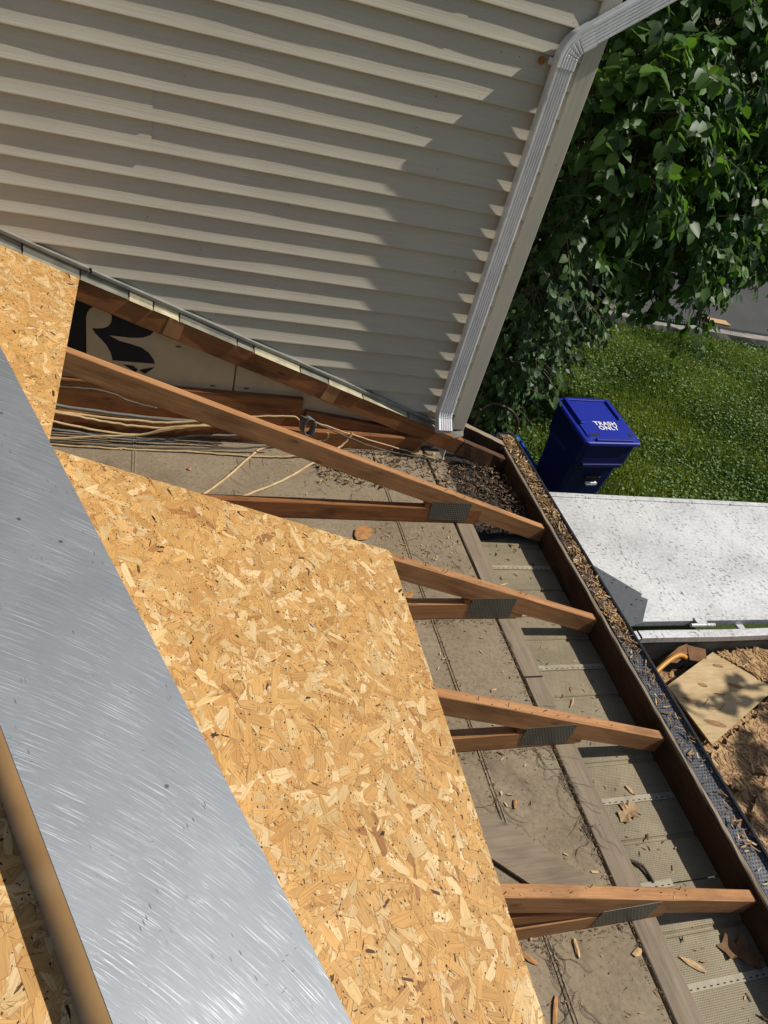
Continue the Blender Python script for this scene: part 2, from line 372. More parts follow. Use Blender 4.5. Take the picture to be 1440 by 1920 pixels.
def lumber(name, p0, p1, side, w, h, mat, parent=None, cut0=None, cut1=None, ch=.003, jit=.0006, segs=10):
    """board from p0 to p1 (centre line); w along `side`, h across. cutN = x plane of a plumb cut"""
    p0, p1 = Vector(p0), Vector(p1); t = (p1 - p0).normalized(); sd = Vector(side).normalized(); up = t.cross(sd).normalized()
    prof = [(-w/2+ch, -h/2), (w/2-ch, -h/2), (w/2, -h/2+ch), (w/2, h/2-ch), (w/2-ch, h/2), (-w/2+ch, h/2), (-w/2, h/2-ch), (-w/2, -h/2+ch)]
    per = [0]; 
    for i in range(8): a, b = prof[i], prof[(i + 1) % 8]; per.append(per[-1] + math.hypot(a[0] - b[0], a[1] - b[1]))
    vs, uv, fs = [], [], []; ou, ov = random.uniform(0, 50), random.uniform(0, 9)
    L = (p1 - p0).length
    for i in range(segs + 1):
        d = L * i / segs; c = p0 + t * d
        for j in range(9):
            a = prof[j % 8]; q = c + sd * a[0] + up * a[1]
            if i == 0 and cut0 is not None: q = q + t * ((cut0 - q.x) / t.x)
            if i == segs and cut1 is not None: q = q + t * ((cut1 - q.x) / t.x)
            if jit and 0 < i < segs: q = q + sd * random.gauss(0, jit) + up * random.gauss(0, jit)
            vs.append(q); uv.append((d + ou, per[j] + ov))
    for i in range(segs):
        for j in range(8): fs.append((i * 9 + j, i * 9 + j + 1, (i + 1) * 9 + j + 1, (i + 1) * 9 + j))
    for i in range(0, (segs + 1)):
        vs[i * 9 + 8] = vs[i * 9]
    fs.append(tuple(range(8))[::-1]); fs.append(tuple(segs * 9 + j for j in range(8)))
    return obj(name, vs, fs, mat, parent, False, uv)

# ------------------------------------------------------------------ roof frame constants
SL, ZR = .3365, -.0193
NRM = Vector((SL, 0, 1)).normalized(); UPS = Vector((-1, 0, SL)).normalized(); KS = math.hypot(1, SL)
def roof(a, y, h=0.0): return Vector((0, y, ZR)) + UPS * a + NRM * h
GZ = -2.35
Y0, SP = -.6407, .6096

# ================================================================== SETTING
structure(obj('lawn', [(-90, -90, GZ), (140, -90, GZ), (140, 160, GZ), (-90, 160, GZ)], [(0, 1, 2, 3)], M['lawn']))
structure(obj('driveway', [(4.2, 8.05, GZ + .004), (40, 7.9, GZ + .004), (40, 12.6, GZ + .004), (4.2, 12.2, GZ + .004)], [(0, 1, 2, 3)], M['road']))

# ---- house wall ---------------------------------------------------
house = thing('house_wall', (-2.5, .02, GZ), 'tan lap siding wall of the house with corner trim, cut along the roof line', 'wall')
mb = MB(); mb.box((-6, .014, GZ), (-.345, 6.5, 3.6), .01); mb.build('wall_core', M['shell'], house)
EX, ZB = .1041, 1.9932
def zj(x): return .006 - .348 * x
def course(zb, x0, x1, yo=0.0):
    rows = [(.001, EX + .002), (-.004, EX * .72), (-.009, EX * .42), (-.0145, .008), (-.0165, .0035), (-.0160, .0004), (-.0125, -.0006), (-.002, 0.001)]
    n = 46; G = []
    ph = random.uniform(0, 9)
    for (y, dz) in rows:
        z = zb + dz; xs = max(x0, -(z - .006) / .348); r = []
        if xs > x1 - .01: xs = x1 - .01
        for i in range(n + 1):
            x = xs + (x1 - xs) * i / n
            wv = .0009 * math.sin(x * 5.3 + ph) + .0007 * math.sin(x * 2.1 + ph * 2 + zb * 7) + .0004 * math.sin(x * 13 + ph)
            lift = .0012 * math.sin(x * 1.7 + ph) if dz < .01 else 0
            r.append((x, y + yo + wv * (1 - dz / EX * .7), z + lift * .6))
        G.append(r)
    return G
XE = -.382
for pair in range(-6, 9):
    ks = (2 * pair, 2 * pair + 1)
    seams = {3: -1.981, 0: -.891, -3: -1.4, 6: -1.2}.get(pair)
    spans = [(-5.2, XE, 0.0)] if seams is None or pair in (6,) else [(-5.2, seams - .0012, -.0022), (seams + .0012 - .02, XE, .0)]
    for (xa, xb, yo) in spans:
        m_ = MB()
        for k in ks:
            zb = ZB - EX * k
            if zb + EX < zj(xb) + .004: continue
            m_.grid(course(zb, xa, xb, yo))
        if m_.v: m_.build('siding_panel', M['siding'], house, True)
m_ = MB()
prof = [(-.388, -.002), (-.388, -.019), (-.385, -.022), (-.365, -.0225), (-.330, -.0225), (-.312, -.022), (-.309, -.019), (-.309, .06)]
m_.grid([[(x, y, .118 + (.02 if i > 2 else 0)) for i, (x, y) in enumerate(prof)]] + [[(x, y, z) for x, y in prof] for z in np.linspace(.16, 3.3, 12)])
m_.build('corner_post', M['post'], house)
m_ = MB(); m_.prism([(-.388, -.018, .12), (-.31, -.018, .135), (-.315, -.05, .118), (-.37, -.055, .10)], (0, 0, -1), .003); m_.build('torn_corner_end', M['flash'], house)
# J channel pieces along the roof line
def jpiece(xa, xb, dz=0):
    m_ = MB(); rows = []
    for (y, d) in ((-.004, .004), (-.024, .004), (-.026, .001), (-.026, -.011), (-.023, -.014), (-.004, -.016)):
        rows.append([(x, y + .0008 * math.sin(x * 9), zj(x) + d + dz) for x in np.linspace(xa, xb, 14)])
    m_.grid(rows); return m_.build('j_channel', M['jch'], house)
jpiece(-3.4, -2.203); jpiece(-2.192, -.88, -.003); jpiece(-.884, -.40, -.0005)
# step flashing tabs below the channel
xs = [-2.75, -2.45, -2.24, -2.05, -1.95, -1.84, -1.58, -1.50, -1.27, -1.12, -.93, -.66, -.46]
for i in range(len(xs) - 1):
    xa, xb = xs[i] + .006, xs[i + 1]; d = .004 * (i % 2)
    m_ = MB(); top = lambda x: zj(x) - .018; bot = lambda x: max(ZR - SL * x + .0015, zj(x) - .052) 
    G = [[(x, -.006 - .003 * (i % 2), top(x) + .01) for x in (xa, (xa + xb) / 2, xb)], [(x, -.020 - d, top(x) - .004) for x in (xa, (xa + xb) / 2, xb)],
         [(x, -.026 - d, bot(x) + .006) for x in (xa, (xa + xb) / 2, xb)], [(x, -.052 - d - .006 * random.random(), bot(x) + .003) for x in (xa, (xa + xb) / 2 + .01, xb)],
         [(x, -.052 - d, bot(x) + .0005) for x in (xa, (xa + xb) / 2, xb)]]
    m_.grid(G); m_.build('step_flashing', M['flash2'] if i in (3, 4, 7, 9, 10) else M['flash'], house)
# printed sheathing boards behind the end truss
brd = MB(); brd.box((-3.2, .0, .0), (-1.567, .012, .80), .001); b1 = brd.build('sheathing_board', M['cream'], house)
brd = MB(); brd.box((-1.559, .0, .0), (-.42, .012, .45), .001); brd.build('sheathing_board', M['cream'], house)
def sheet(pts, y, mat, par, name):
    m_ = MB(); m_.prism([(x, y, z) for x, z in pts], (0, 1, 0), .0008); return m_.build(name, mat, par)
sheet([(-2.44, .30), (-2.44, .74), (-2.175, .70), (-1.86, .57), (-1.936, .516), (-1.954, .492), (-1.985, .476), (-2.034, .469), (-2.084, .470), (-2.127, .470), (-2.084, .448), (-2.034, .438), (-1.989, .426), (-1.957, .404), (-1.935, .372), (-1.928, .350), (-2.107, .347), (-2.255, .30)], -.0012, M['ink'], b1, 'printed_mark')
sheet([(-2.218, .541), (-2.214, .566), (-2.202, .587), (-2.184, .601), (-2.163, .606), (-2.14, .598), (-2.122, .582), (-2.114, .559), (-2.118, .533), (-2.130, .514), (-2.151, .502), (-2.175, .498), (-2.196, .497), (-2.181, .472), (-2.157, .446), (-2.136, .42), (-2.119, .388), (-2.108, .341), (-2.218, .29)], -.0024, M['cream'], b1, 'printed_mark')
sheet([(-2.066, .332), (-2.021, .329), (-2.0, .31), (-2.011, .297)], -.0012, M['ink'], b1, 'printed_mark')
sheet([(-1.927, .333), (-1.979, .317), (-1.995, .308), (-1.969, .292)], -.0012, M['ink'], b1, 'printed_mark')
for x, z in ((-1.66, .262), (-1.50, .264), (-1.30, .30), (-1.83, .45)):
    m_ = MB(); m_.box((x - .012, -.003, z - .004), (x + .01, .0, z + .004), .001); m_.build('nail_head', M['gal'], house)

# ---- downspout ----------------------------------------------------
ds = thing('downspout', (-.4735, -.0515, .30), 'white ribbed metal downspout strapped to the siding beside the corner trim', 'downspout')
PW, PD = .077, .048
def dprofile(ex=0.0):
    hw, hd = PW / 2 + ex, PD / 2 + ex; pts = [(-hw, -hd + .004), (-hw, hd - .005), (-hw + .004, hd)]
    nx = 5; x0, x1 = -hw + .012, hw - .008
    for i in range(nx):
        a = x0 + (x1 - x0) * i / nx; b_ = x0 + (x1 - x0) * (i + 1) / nx; q = (b_ - a)
        pts += [(a + q * .12, hd), (a + q * .3, hd - .0042), (a + q * .62, hd - .0042), (a + q * .8, hd)]
    pts += [(hw - .004, hd), (hw, hd - .005), (hw, -hd + .004), (hw - .004, -hd), (-hw + .004, -hd)]
    return pts
def sweep(path, ex=0.0, ripple=None):
    """path: list of (point, T, N); profile x along world X, n along N"""
    pr = dprofile(ex); G = []
    for i, (p, T, N) in enumerate(path):
        r = []
        for (x, n) in pr + pr[:1]:
            dn_ = 0
            if ripple is not None and n > 0: dn_ = ripple[i] * (1 - (x / (PW / 2)) ** 2 * .35)
            q = Vector(p) + Vector((x, 0, 0)) + Vector(N) * (n - dn_); r.append(tuple(q))
        G.append(r)
    m_ = MB(); m_.grid(G); return m_
XC, YC = -.4735, -.0515
ph = math.radians(66)
def TN(a): return Vector((0, -math.sin(a), math.cos(a))), Vector((0, -math.cos(a), -math.sin(a)))
sweep([((XC, YC, z), *TN(0)) for z in np.linspace(.32, 1.80, 10)]).build('pipe', M['white'], ds)
R_ = .09; NB_ = 45; ph = math.radians(52); Z0 = 1.893
def sweepx(path, ex=0.0, ripple=False):
    """bend in the wall plane: path of (x, z, angle); front face stays toward -Y"""
    pr = dprofile(ex); G = []
    for i, (x0, z0, a) in enumerate(path):
        r = []; k = i / max(1, len(path) - 1)
        rp = max(0, math.sin(k * 2 * math.pi * 5.0)) ** 2 * .010 if ripple and .08 < k < .92 else 0
        for (x, n) in pr + pr[:1]:
            xr = x / (PW / 2); d = rp * max(0, .30 + .70 * xr) if n > 0 else 0
            if ripple and n > 0: n = max(n, PD / 2 + ex - .0012)
            xx = x - (rp * .45 if xr > .9 else 0)
            r.append((x0 + xx * math.cos(a), YC - n + d, z0 - xx * math.sin(a)))
        G.append(r)
    m_ = MB(); m_.grid(G); return m_
sweep([((XC, YC, z), *TN(0)) for z in np.linspace(1.80, Z0 - .01, 3)]).build('pipe_top', M['white'], ds)
el = [(XC, Z0 - .03, 0)] + [(XC + R_ * (1 - math.cos(ph * i / 60)), Z0 + R_ * math.sin(ph * i / 60), ph * i / 60) for i in range(61)]
ex_, ez_ = el[-1][0], el[-1][1]; el.append((ex_ + .05 * math.sin(ph), ez_ + .05 * math.cos(ph), ph))
sweepx(el, .0018, True).build('elbow', M['white'], ds)
sweepx([(ex_ + d * math.sin(ph), ez_ + d * math.cos(ph), ph) for d in np.linspace(.01, .62, 6)], -.0003).build('offset_pipe', M['white'], ds)
path, rip = [], []
for i in range(NB_ + 1):
    a = -math.radians(48) * i / NB_
    T = Vector((0, math.sin(a), -math.cos(a))); N = Vector((0, -math.cos(a), -math.sin(a)))
    path.append((Vector((XC, YC - .07 * (1 - math.cos(a)), .275 + .07 * math.sin(a))), T, N)); rip.append(.006 * max(0, math.cos(i / NB_ * 2 * math.pi * 5 + math.pi)))
path = [(Vector((XC, YC, .34)), Vector((0, 0, -1)), Vector((0, -1, 0)))] + path; rip = [0] + rip
lp, lT, lN = path[-1]
path += [(lp + lT * .03, lT, lN), (lp + lT * .062, lT, lN)]; rip += [0, 0]
sweep(path, .0018, rip).build('lower_elbow', M['white'], ds)
m_ = MB(); m_.box((XC - .052, -.0165, 1.86), (XC + .05, -.026, 1.885), .001); m_.build('strap', M['white'], ds)
m_ = MB(); m_.tube([(-.555, -.016, 1.868), (-.553, -.026, 1.866), (-.552, -.032, 1.865)], [.013, .015, .007], 9); m_.build('rusty_anchor', M['rust'], ds)

# ---- porch ceiling, wall plate and soffit -------------------------
pc = thing('porch_ceiling', (-1.6, -1.8, -.03), 'dusty brown-grey ceiling boards seen from above between the trusses', 'ceiling')
for xa, xb in ((-3.5, -2.0035), (-2.0005, -.8115), (-.8085, -.522)):
    for ya, yb in ((-4.0, -2.415), (-2.411, .0)):
        m_ = MB(); m_.box((xa, ya, -.016), (xb, yb, -.001), .002); m_.build('ceiling_board', M['ceil'], pc)
m_ = MB(); m_.box((-.825, -4, -.0165), (-.797, 0, -.012), .001); m_.build('joint_backing', M['grey_lum'], pc)
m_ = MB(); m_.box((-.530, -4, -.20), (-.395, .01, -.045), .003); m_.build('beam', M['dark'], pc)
m_ = MB(); m_.box((-2.02, -4, -.0165), (-1.98, 0, -.012), .001); m_.build('joint_backing', M['grey_lum'], pc)
for xj in (-2.002, -.81):
    for yb_, ye_ in ((-4.0, -2.43), (-2.42, -1.28), (-1.27, -.02)):
        m_ = MB(); G = [[(xj + dx_ + .0012 * math.sin(y * 7), y, -.0012 + dz_ + .0006 * math.sin(y * 23)) for y in np.linspace(yb_, ye_, 30)] for dx_, dz_ in ((-.010, 0), (-.008, .0035), (-.003, .0035), (-.0015, .001), (.0015, .001), (.003, .0038), (.008, .0035), (.010, 0))]
        m_.grid(G); m_.build('joint_strip', M['ceil'], pc)
lumber('wall_plate', (-.462, -4.0, -.019), (-.462, -1.56, -.019), (1, 0, 0), .090, .038, M['grey_lum'], pc)
lumber('wall_plate', (-.464, -1.55, -.021), (-.463, -.02, -.019), (1, 0, 0), .090, .038, M['grey_lum'], pc)
for yb in (-2.05, -1.29, -.35):
    m_ = MB(); m_.box((-.800, yb - .012, -.001), (-.530, yb + .012, .0006), .0002)
sof = thing('soffit', (-.2, -1.8, -.16), 'perforated tan soffit panels below the rafter tails behind the fascia', 'soffit')
PZ = -.13; pit = .3048; ya = .10
k = 0
while ya > -3.6:
    m_ = MB(); yb = ya - pit
    G = []
    for (y, dz) in ((ya - .002, 0), (ya - .14, 0), (ya - .146, -.007), (ya - .156, -.007), (ya - .162, 0), (yb + .002, 0)):
        G.append([(x, y, PZ + dz) for x in (-.396, -.2, .0)])
    m_.grid(G); pn = m_.build('soffit_panel', M['soffit'], sof)
    m2 = MB(); wv = random.uniform(-.004, .004); xr = random.choice((-.01, -.12, -.2)) if k % 2 else -.005
    m2.box((-.390, yb - .012, PZ + .002), (xr, yb + .014, PZ + .0055), .0008)
    fl = m2.build('nailing_flange', M['flange'], pn)
    m3_ = MB()
    for j in range(14):
        x = -.38 + j * .026
        if x < xr - .015: m3_.box((x, yb - .006, PZ + .0056), (x + .010, yb - .0025, PZ + .0061), .0001)
    m3_.build('slots', M['dark'], pn)
    ya = yb; k += 1

# ---- trusses ------------------------------------------------------
labels = ['roof truss closest to the logo-printed board, free top chord crossing the open bay', 'roof truss leaving the corner of the big strand board sheet',
          'roof truss halfway along the long strand board edge, above the plain ceiling boards', 'roof truss nearest the bottom edge of the photo with a web stub beside its plate']
def chord_pts(y, x0, x1, depth):
    a0, a1 = -x0 * KS, -x1 * KS
    return roof(a0, y, -depth / 2), roof(a1, y, -depth / 2)
GALV = None
for i in range(4):
    yn = Y0 - SP * i; yc = yn + .019
    t = thing('roof_truss', (-1.7, yc, 0), labels[i], 'truss', 'roof trusses over the porch')
    p0, p1 = chord_pts(yc, -.0015, -3.3, .089)
    lumber('top_chord', p0, p1, (0, 1, 0), .038, .089, M['lum'], t, cut0=-.0015, segs=18)
    lumber('bottom_chord', (-.40, yc, .0455), (-3.3, yc, .0455), (0, 1, 0), .038, .089, M['lum2'] if i == 0 else M['lum'], t, segs=16)
    wa, wb = (-.74, .10), (-1.25, .07)
    if i == 3: lumber('web', (-.66, yc + .001, .110), (-1.05, yc + .001, .165), (0, 1, 0), .036, .05, M['lum2'], t, segs=3)
    else: lumber('web', (-2.45, yc, .10), (-2.75, yc, .80), (0, 1, 0), .036, .06, M['lum2'], t, segs=3)
    wedge = MB(); wedge.prism([(-.46, yn + .003, .0885), (-.70, yn + .003, .0885), (-.70, yn + .003, .115)], (0, 1, 0), .032); wedge.build('wedge', M['lum2'], t)
    for sgn, y in ((-1, yn - .0014), (1, yn + .038 + .0002)):
        m_ = MB(); tl = .0 if i else .006
        m_.prism([(-.665, y, .018 + tl), (-.462, y, .012), (-.468, y, .128), (-.672, y, .124 + tl)], (0, 1, 0), .0012)
        m_.build('gusset_plate', M['gal'], t)
    # nails left in the chord's top
    for q in range(7):
        a = random.uniform(.25, 1.1) * KS; yy = yc + random.uniform(-.012, .012)
        if i > 0 or True:
            b_ = roof(a, yy, -.002); m_ = MB(); d = (NRM + Vector((random.uniform(-.5, .5), random.uniform(-.5, .5), 0))).normalized()
            m_.tube([b_, b_ + d * random.uniform(.006, .022)], .0013, 5); m_.build('nail', M['nail'], t)
# end truss against the house
t0 = thing('roof_truss', (-1.7, -.03, 0), 'dark red-brown end truss fixed along the house wall under the step flashing', 'truss', 'roof trusses over the porch')
p0, p1 = chord_pts(-.034, -.30, -3.3, .089); lumber('top_chord', p0, p1, (0, 1, 0), .036, .094, M['lum2'], t0, segs=18)
p0, p1 = chord_pts(-.036, .0, -.296, .09); lumber('rotten_chord_end', p0, p1, (0, 1, 0), .04, .094, M['rot'], t0, cut0=-.0015, segs=6, jit=.0018)
lumber('ledger', (-3.3, -.018, .165), (-1.22, -.018, .165), (0, 1, 0), .034, .160, M['lum2'], t0)
lumber('ledger', (-1.20, -.018, .125), (-.56, -.018, .050), (0, 1, 0), .034, .105, M['lum2'], t0)
lumber('bottom_chord', (-3.3, -.055, .0455), (-.55, -.055, .0455), (0, 1, 0), .034, .089, M['lum2'], t0)
for xx in (-1.845, -1.085):
    a = -xx * KS; m_ = MB(); u = UPS; 
    m_.obox(roof(a, -.0535, -.042), u, Vector((0, 1, 0)), NRM, (.036, .002, .043), .001); m_.build('scab', M['lum'], t0)
# loose board lying on the ceiling near the last truss
lb = MB(); lb.prism([(-.99, -2.02, .003), (-.93, -2.215, .003), (-.70, -2.425, .003), (-.555, -2.425, .003), (-.60, -2.33, .003), (-.85, -2.10, .003)], (0, 0, 1), .012)
tag(lb.build('loose_board', M['grey_lum']), 'flat brown board lying diagonally on the ceiling behind the nearest truss', 'board')

# ---- fascia and gutter -------------------------------------------
fa = thing('fascia', (.01, -1.8, -.15), 'dark rotted fascia board across the rafter tail ends, pale along its top edge', 'fascia')
lumber('fascia_board', (.0115, -3.7, -.077), (.0115, .135, -.077), (1, 0, 0), .022, .146, M['rot'], fa, jit=.0012, segs=50)
lumber('top_edge_strip', (.0125, -3.7, .0005), (.0125, .10, .0005), (1, 0, 0), .016, .010, M['grey_lum'], fa, jit=.0014, segs=70, ch=.002)
rk = thing('rake_board', (-.12, .06, 0), 'short weathered rake board stub beyond the corner trim', 'board')
lumber('board', (-.30, .05, .08), (.0, .05, -.035), (0, 1, 0), .03, .10, M['rot'], rk, jit=.002)
lumber('cap', (-.30, .05, .136), (.0, .05, .021), (0, 1, 0), .045, .008, M['grey_lum'], rk, jit=.001)
gu = thing('gutter', (.07, -1.8, -.12), 'black gutter with perforated guard full of wood shavings along the eave', 'gutter')
m_ = MB(); prof = [(.0245, .0), (.0245, -.10), (.030, -.106), (.085, -.106), (.095, -.09), (.118, -.035), (.118, .002), (.124, .004), (.125, .010), (.120, .013), (.113, .010), (.112, -.002), (.114, -.03), (.092, -.085), (.083, -.101), (.031, -.101), (.0275, -.096), (.0275, .0)]
ysg = np.linspace(-3.7, .19, 40); G = [[(x + .0012 * math.sin(y * 3.1), y, z) for (x, z) in prof + prof[:1]] for y in ysg]; m_.grid(G); m_.build('trough', M['black'], gu)
m_ = MB(); G = []
for y in ysg: G.append([(x, y, z + .002 * math.sin(y * 4 + x * 20)) for x, z in ((.028, .001), (.032, -.004), (.05, -.007), (.08, -.008), (.104, -.006), (.110, -.002), (.113, .004))])
m_.grid(G); m_.build('guard', M['guard'], gu)
m_ = MB(); m_.prism([(.0245, .19, .0), (.0245, .19, -.10), (.03, .19, -.106), (.085, .19, -.106), (.118, .19, -.035), (.118, .19, .002)], (0, 1, 0), .003); m_.build('end_cap', M['black'], gu)

# ---- strand-board sheets ------------------------------------------
PAL = np.array((.94, .85, .71)) * np.array([(.58, .37, .145), (.66, .45, .20), (.49, .285, .095), (.74, .56, .31), (.44, .235, .075), (.62, .40, .165), (.545, .335, .12), (.35, .165, .05)])
PAL = PAL * .58 + PAL[[0]] * .42; PAL *= np.array((1.05, 1.08, 1.16)); PAL[1] = (.63, .44, .205); PAL[3] = (.70, .515, .275); PAL[7] = (.36, .17, .055)
PW_ = np.array([.25, .19, .16, .09, .07, .13, .09, .02])
def osb_flakes(a0, a1, y0, y1, n, frame, area=None, top=.0113, seed=1, smin=1.0):
    r = np.random.default_rng(seed); V, F, UV, CO = [], [], [], []
    aa0, aa1, yy0, yy1 = area or (a0, a1, y0, y1)
    for i in range(n):
        kind = r.random()
        if kind < .64: L = r.uniform(.045, .13); W = L * r.uniform(.16, .42)
        elif kind < .85: L = r.uniform(.02, .07); W = L * r.uniform(.1, .35)
        else: L = r.uniform(.012, .035); W = L * r.uniform(.08, .3)
        L *= smin; W = min(W * smin, .034)
        ca, cy = r.uniform(aa0, aa1), r.uniform(yy0, yy1); th = r.normal(0, .75) + (math.pi / 2 if r.random() < .72 else 0)
        c, s_ = math.cos(th), math.sin(th)
        sk = r.uniform(-.35, .35) * W
        pts = [(-L/2, -W/2 * r.uniform(.3, 1)), (-L * r.uniform(.1, .3), -W/2), (L * r.uniform(.1, .35), -W/2 * r.uniform(.7, 1)), (L/2, -W/2 * r.uniform(.1, .9) + sk), (L/2 * r.uniform(.85, 1), W/2 * r.uniform(.2, .9) + sk), (L * r.uniform(.0, .25), W/2), (-L/2 * r.uniform(.7, 1), W/2 * r.uniform(.3, 1))]
        h = top + (i / n) * .0011; tx, ty = r.normal(0, .006), r.normal(0, .010)
        if kind >= .85 and r.random() < .66: col = np.array((.075, .032, .010)) * r.uniform(.3, 1.8); L *= .6; W *= .8
        else: col = PAL[r.choice(8, p=PW_)] * r.uniform(.86, 1.10) * 1.0
        b0 = len(V); u0, v0 = r.uniform(0, 90), r.uniform(0, 90)
        if r.random() < .55:  # wider, darker copy below the flake paints a shadow line round its edge
            e = r.uniform(.0006, .0016); ox_, oy_ = r.normal(0, .0006, 2)
            for (p, q) in pts:
                p2 = p + math.copysign(e, p) + ox_; q2 = q + math.copysign(e * .8, q) + oy_
                a = min(max(ca + p2 * c - q2 * s_, a0), a1); y = min(max(cy + p2 * s_ + q2 * c, y0), y1)
                V.append(tuple(frame(a, y, h - .00004 + tx * p + ty * q))); UV.append((u0 + p, v0 + q)); CO.append((*(col * (.70, .60, .50)), 1))
            F.append(tuple(range(b0, b0 + 7))); b0 = len(V)
        for (p, q) in pts:
            a = min(max(ca + p * c - q * s_, a0), a1); y = min(max(cy + p * s_ + q * c, y0), y1)
            V.append(tuple(frame(a, y, h + tx * p + ty * q))); UV.append((u0 + p, v0 + q)); CO.append((*col, 1))
        F.append(tuple(range(b0, b0 + 7)))
    for i in range(int(n * .75)):
        ca, cy = r.uniform(aa0, aa1), r.uniform(yy0, yy1); th = r.normal(0, .6) + (math.pi / 2 if r.random() < .7 else 0); c, s_ = math.cos(th), math.sin(th)
        if r.random() < .66: L, W = r.uniform(.006, .034), r.uniform(.0006, .0014); col = np.array((.20, .095, .028)) * r.uniform(.6, 1.6)
        else: L = r.uniform(.003, .0085); W = L * r.uniform(.35, .8); col = np.array((.05, .025, .012)) * r.uniform(.3, 1.8)
        bend = r.uniform(-.25, .25) * L if W < .002 else 0; h = top + .00118; b0 = len(V)
        for (p, q) in ((-L/2, 0), (0, -W/2 + bend * .3), (L/2, bend * .1), (L * .1, W/2 + bend * .3)):
            a = min(max(ca + p * c - q * s_, a0), a1); y = min(max(cy + p * s_ + q * c, y0), y1)
            V.append(tuple(frame(a, y, h))); UV.append((p + i, q)); CO.append((*col, 1))
        F.append((b0, b0 + 1, b0 + 2, b0 + 3))
    return V, F, UV, CO
def osb_sheet(label, a0, a1, y0, y1, area, n, seed):
    t = thing('strand_board_sheet', roof((a0 + a1) / 2, (y0 + y1) / 2, 0), label, 'sheathing', 'strand board roof sheets')
    m_ = MB(); m_.obox(roof((a0 + a1) / 2, (y0 + y1) / 2, .0058), UPS, Vector((0, 1, 0)), NRM, ((a1 - a0) / 2, (y1 - y0) / 2, .0054), .001); m_.build('panel', M['osbbase'], t)
    V, F, UV, CO = osb_flakes(a0 + .0005, a1 - .0005, y0 + .0005, y1 - .0005, n, roof, area, .0113, seed)
    stuff(obj('strands', V, F, M['flake'], t, False, UV, CO))
    return t
XA, XB = 1.0869 * KS, 2.238 * KS
osb_sheet('large strand board sheet running down beside the open truss bays', XA, XB, -3.66, -1.2215, (XA, XB, -3.15, -1.2215), 15000, 3)
osb_sheet('strand board sheet in the upper left against the house wall', XB + .003, XB + 1.219, -1.2185, -.066, (XB, XB + .52, -1.2185, -.066), 4200, 4)
osb_sheet('strand board sheet at the lower left beyond the aluminium plank', XB + .003, XB + 1.219, -3.66, -1.2215, (XB, XB + .45, -3.1, -1.6), 5200, 5)

# ---- aluminium plank ----------------------------------------------
pk = thing('aluminium_plank', roof(2.4, -1.9, .0125), 'scratched silver aluminium plank lying across the strand board', 'plank')
PT, PB = .120, .0128
def pl(x, y, h): return roof(-(x - NRM.x * h) * KS, y, h)
Lm = lambda y: -2.201 + (-.434) * (y + 2.266); Rm = lambda y: -2.386 + (-.4504) * (y + .977)
dirp = (pl(Lm(-3.3), -3.3, PT) - pl(Lm(-.7), -.7, PT)).normalized()
pa, pb = pl(Lm(-.3), -.3, PT), pl(Lm(-3.35), -3.35, PT); qa, qb = pl(Rm(-.3), -.3, PT), pl(Rm(-3.35), -3.35, PT)
# keep the plank rectangular: offset the left edge by its mean width
wd = dirp.cross(NRM).normalized()
if wd.dot(qa - pa) < 0: wd = -wd
mid = (pa + pb) / 2; wid = wd.dot((qa + qb) / 2 - mid); d2 = (qb - qa).normalized(); dirp = (dirp + d2).normalized(); wd = dirp.cross(NRM).normalized()
if wd.dot(qa - pa) < 0: wd = -wd
ctr = mid + wd * wid / 2; ctr = ctr - dirp * dirp.dot(ctr - pl(-2.0, -1.75, PT))
HL = 1.55
Rm4 = Matrix((wd, dirp, NRM)).transposed().to_4x4()
def plank_part(name, lo, hi, mat, ch=.0015):
    m_ = MB(); m_.box(lo, hi, ch); me_o = m_.build(name, mat); me_o.parent = pk
    me_o.matrix_parent_inverse = Matrix.Identity(4); me_o.matrix_local = Matrix.Translation(ctr - pk.location) @ Rm4; return me_o
hw_ = wid / 2
plank_part('deck', (-hw_, -HL, -.003), (hw_, HL, 0), M['plank'], .0008)
for sgn in (-1, 1):
    plank_part('side_rail', (sgn * (hw_ - .0012), -HL, -(PT - PB)), (sgn * (hw_ - .006), HL, -.0032), M['rail'], .0006)
    plank_part('bottom_flange', (sgn * (hw_ - .0065), -HL, -(PT - PB)), (sgn * (hw_ - .045), HL, -(PT - PB) + .004), M['rail'], .0006)
for j in range(5): plank_part('cross_rib', (-hw_ + .0068, -HL + .3 + j * .6, -.06), (hw_ - .0068, -HL + .34 + j * .6, -.0035), M['rail'], .0006)

# ---- cables on the ceiling ----------------------------------------
def cable(pts, r, mat, label):
    m_ = MB(); pp = smoothpath(pts, 7); m_.tube([p + Vector((0, random.gauss(0, .0012), random.gauss(0, .0012))) for p in pp], r, 7)
    tag(m_.build('cable', mat, None, True), label, 'cable', 'cables in the open bay by the wall')
cable([(-2.5, -.085, .135), (-2.34, -.085, .128), (-2.13, -.085, .110), (-1.82, -.085, .098), (-1.65, -.085, .104), (-1.42, -.085, .098)], .0055, M['cable'], 'uppermost cream cable of the bundle beside the printed board')
cable([(-2.5, -.10, .122), (-2.34, -.10, .116), (-2.15, -.10, .102), (-1.89, -.10, .096), (-1.68, -.10, .124), (-1.5, -.10, .115)], .006, M['cable'], 'thick cream cable in the middle of the bundle below the first truss')
cable([(-2.5, -.13, .10), (-2.34, -.13, .080), (-2.15, -.13, .047), (-1.986, -.13, .040), (-1.82, -.13, .090), (-1.65, -.13, .128), (-1.5, -.13, .13)], .0055, M['cable'], 'cream cable sagging in the bundle and rising to the right')
cable([(-2.5, -.16, .010), (-2.35, -.16, .009), (-2.17, -.16, .036), (-1.987, -.16, .060), (-1.82, -.16, .118), (-1.60, -.15, .14)], .0055, M['cable'], 'lowest cream cable crossing the others by the sheet edge')
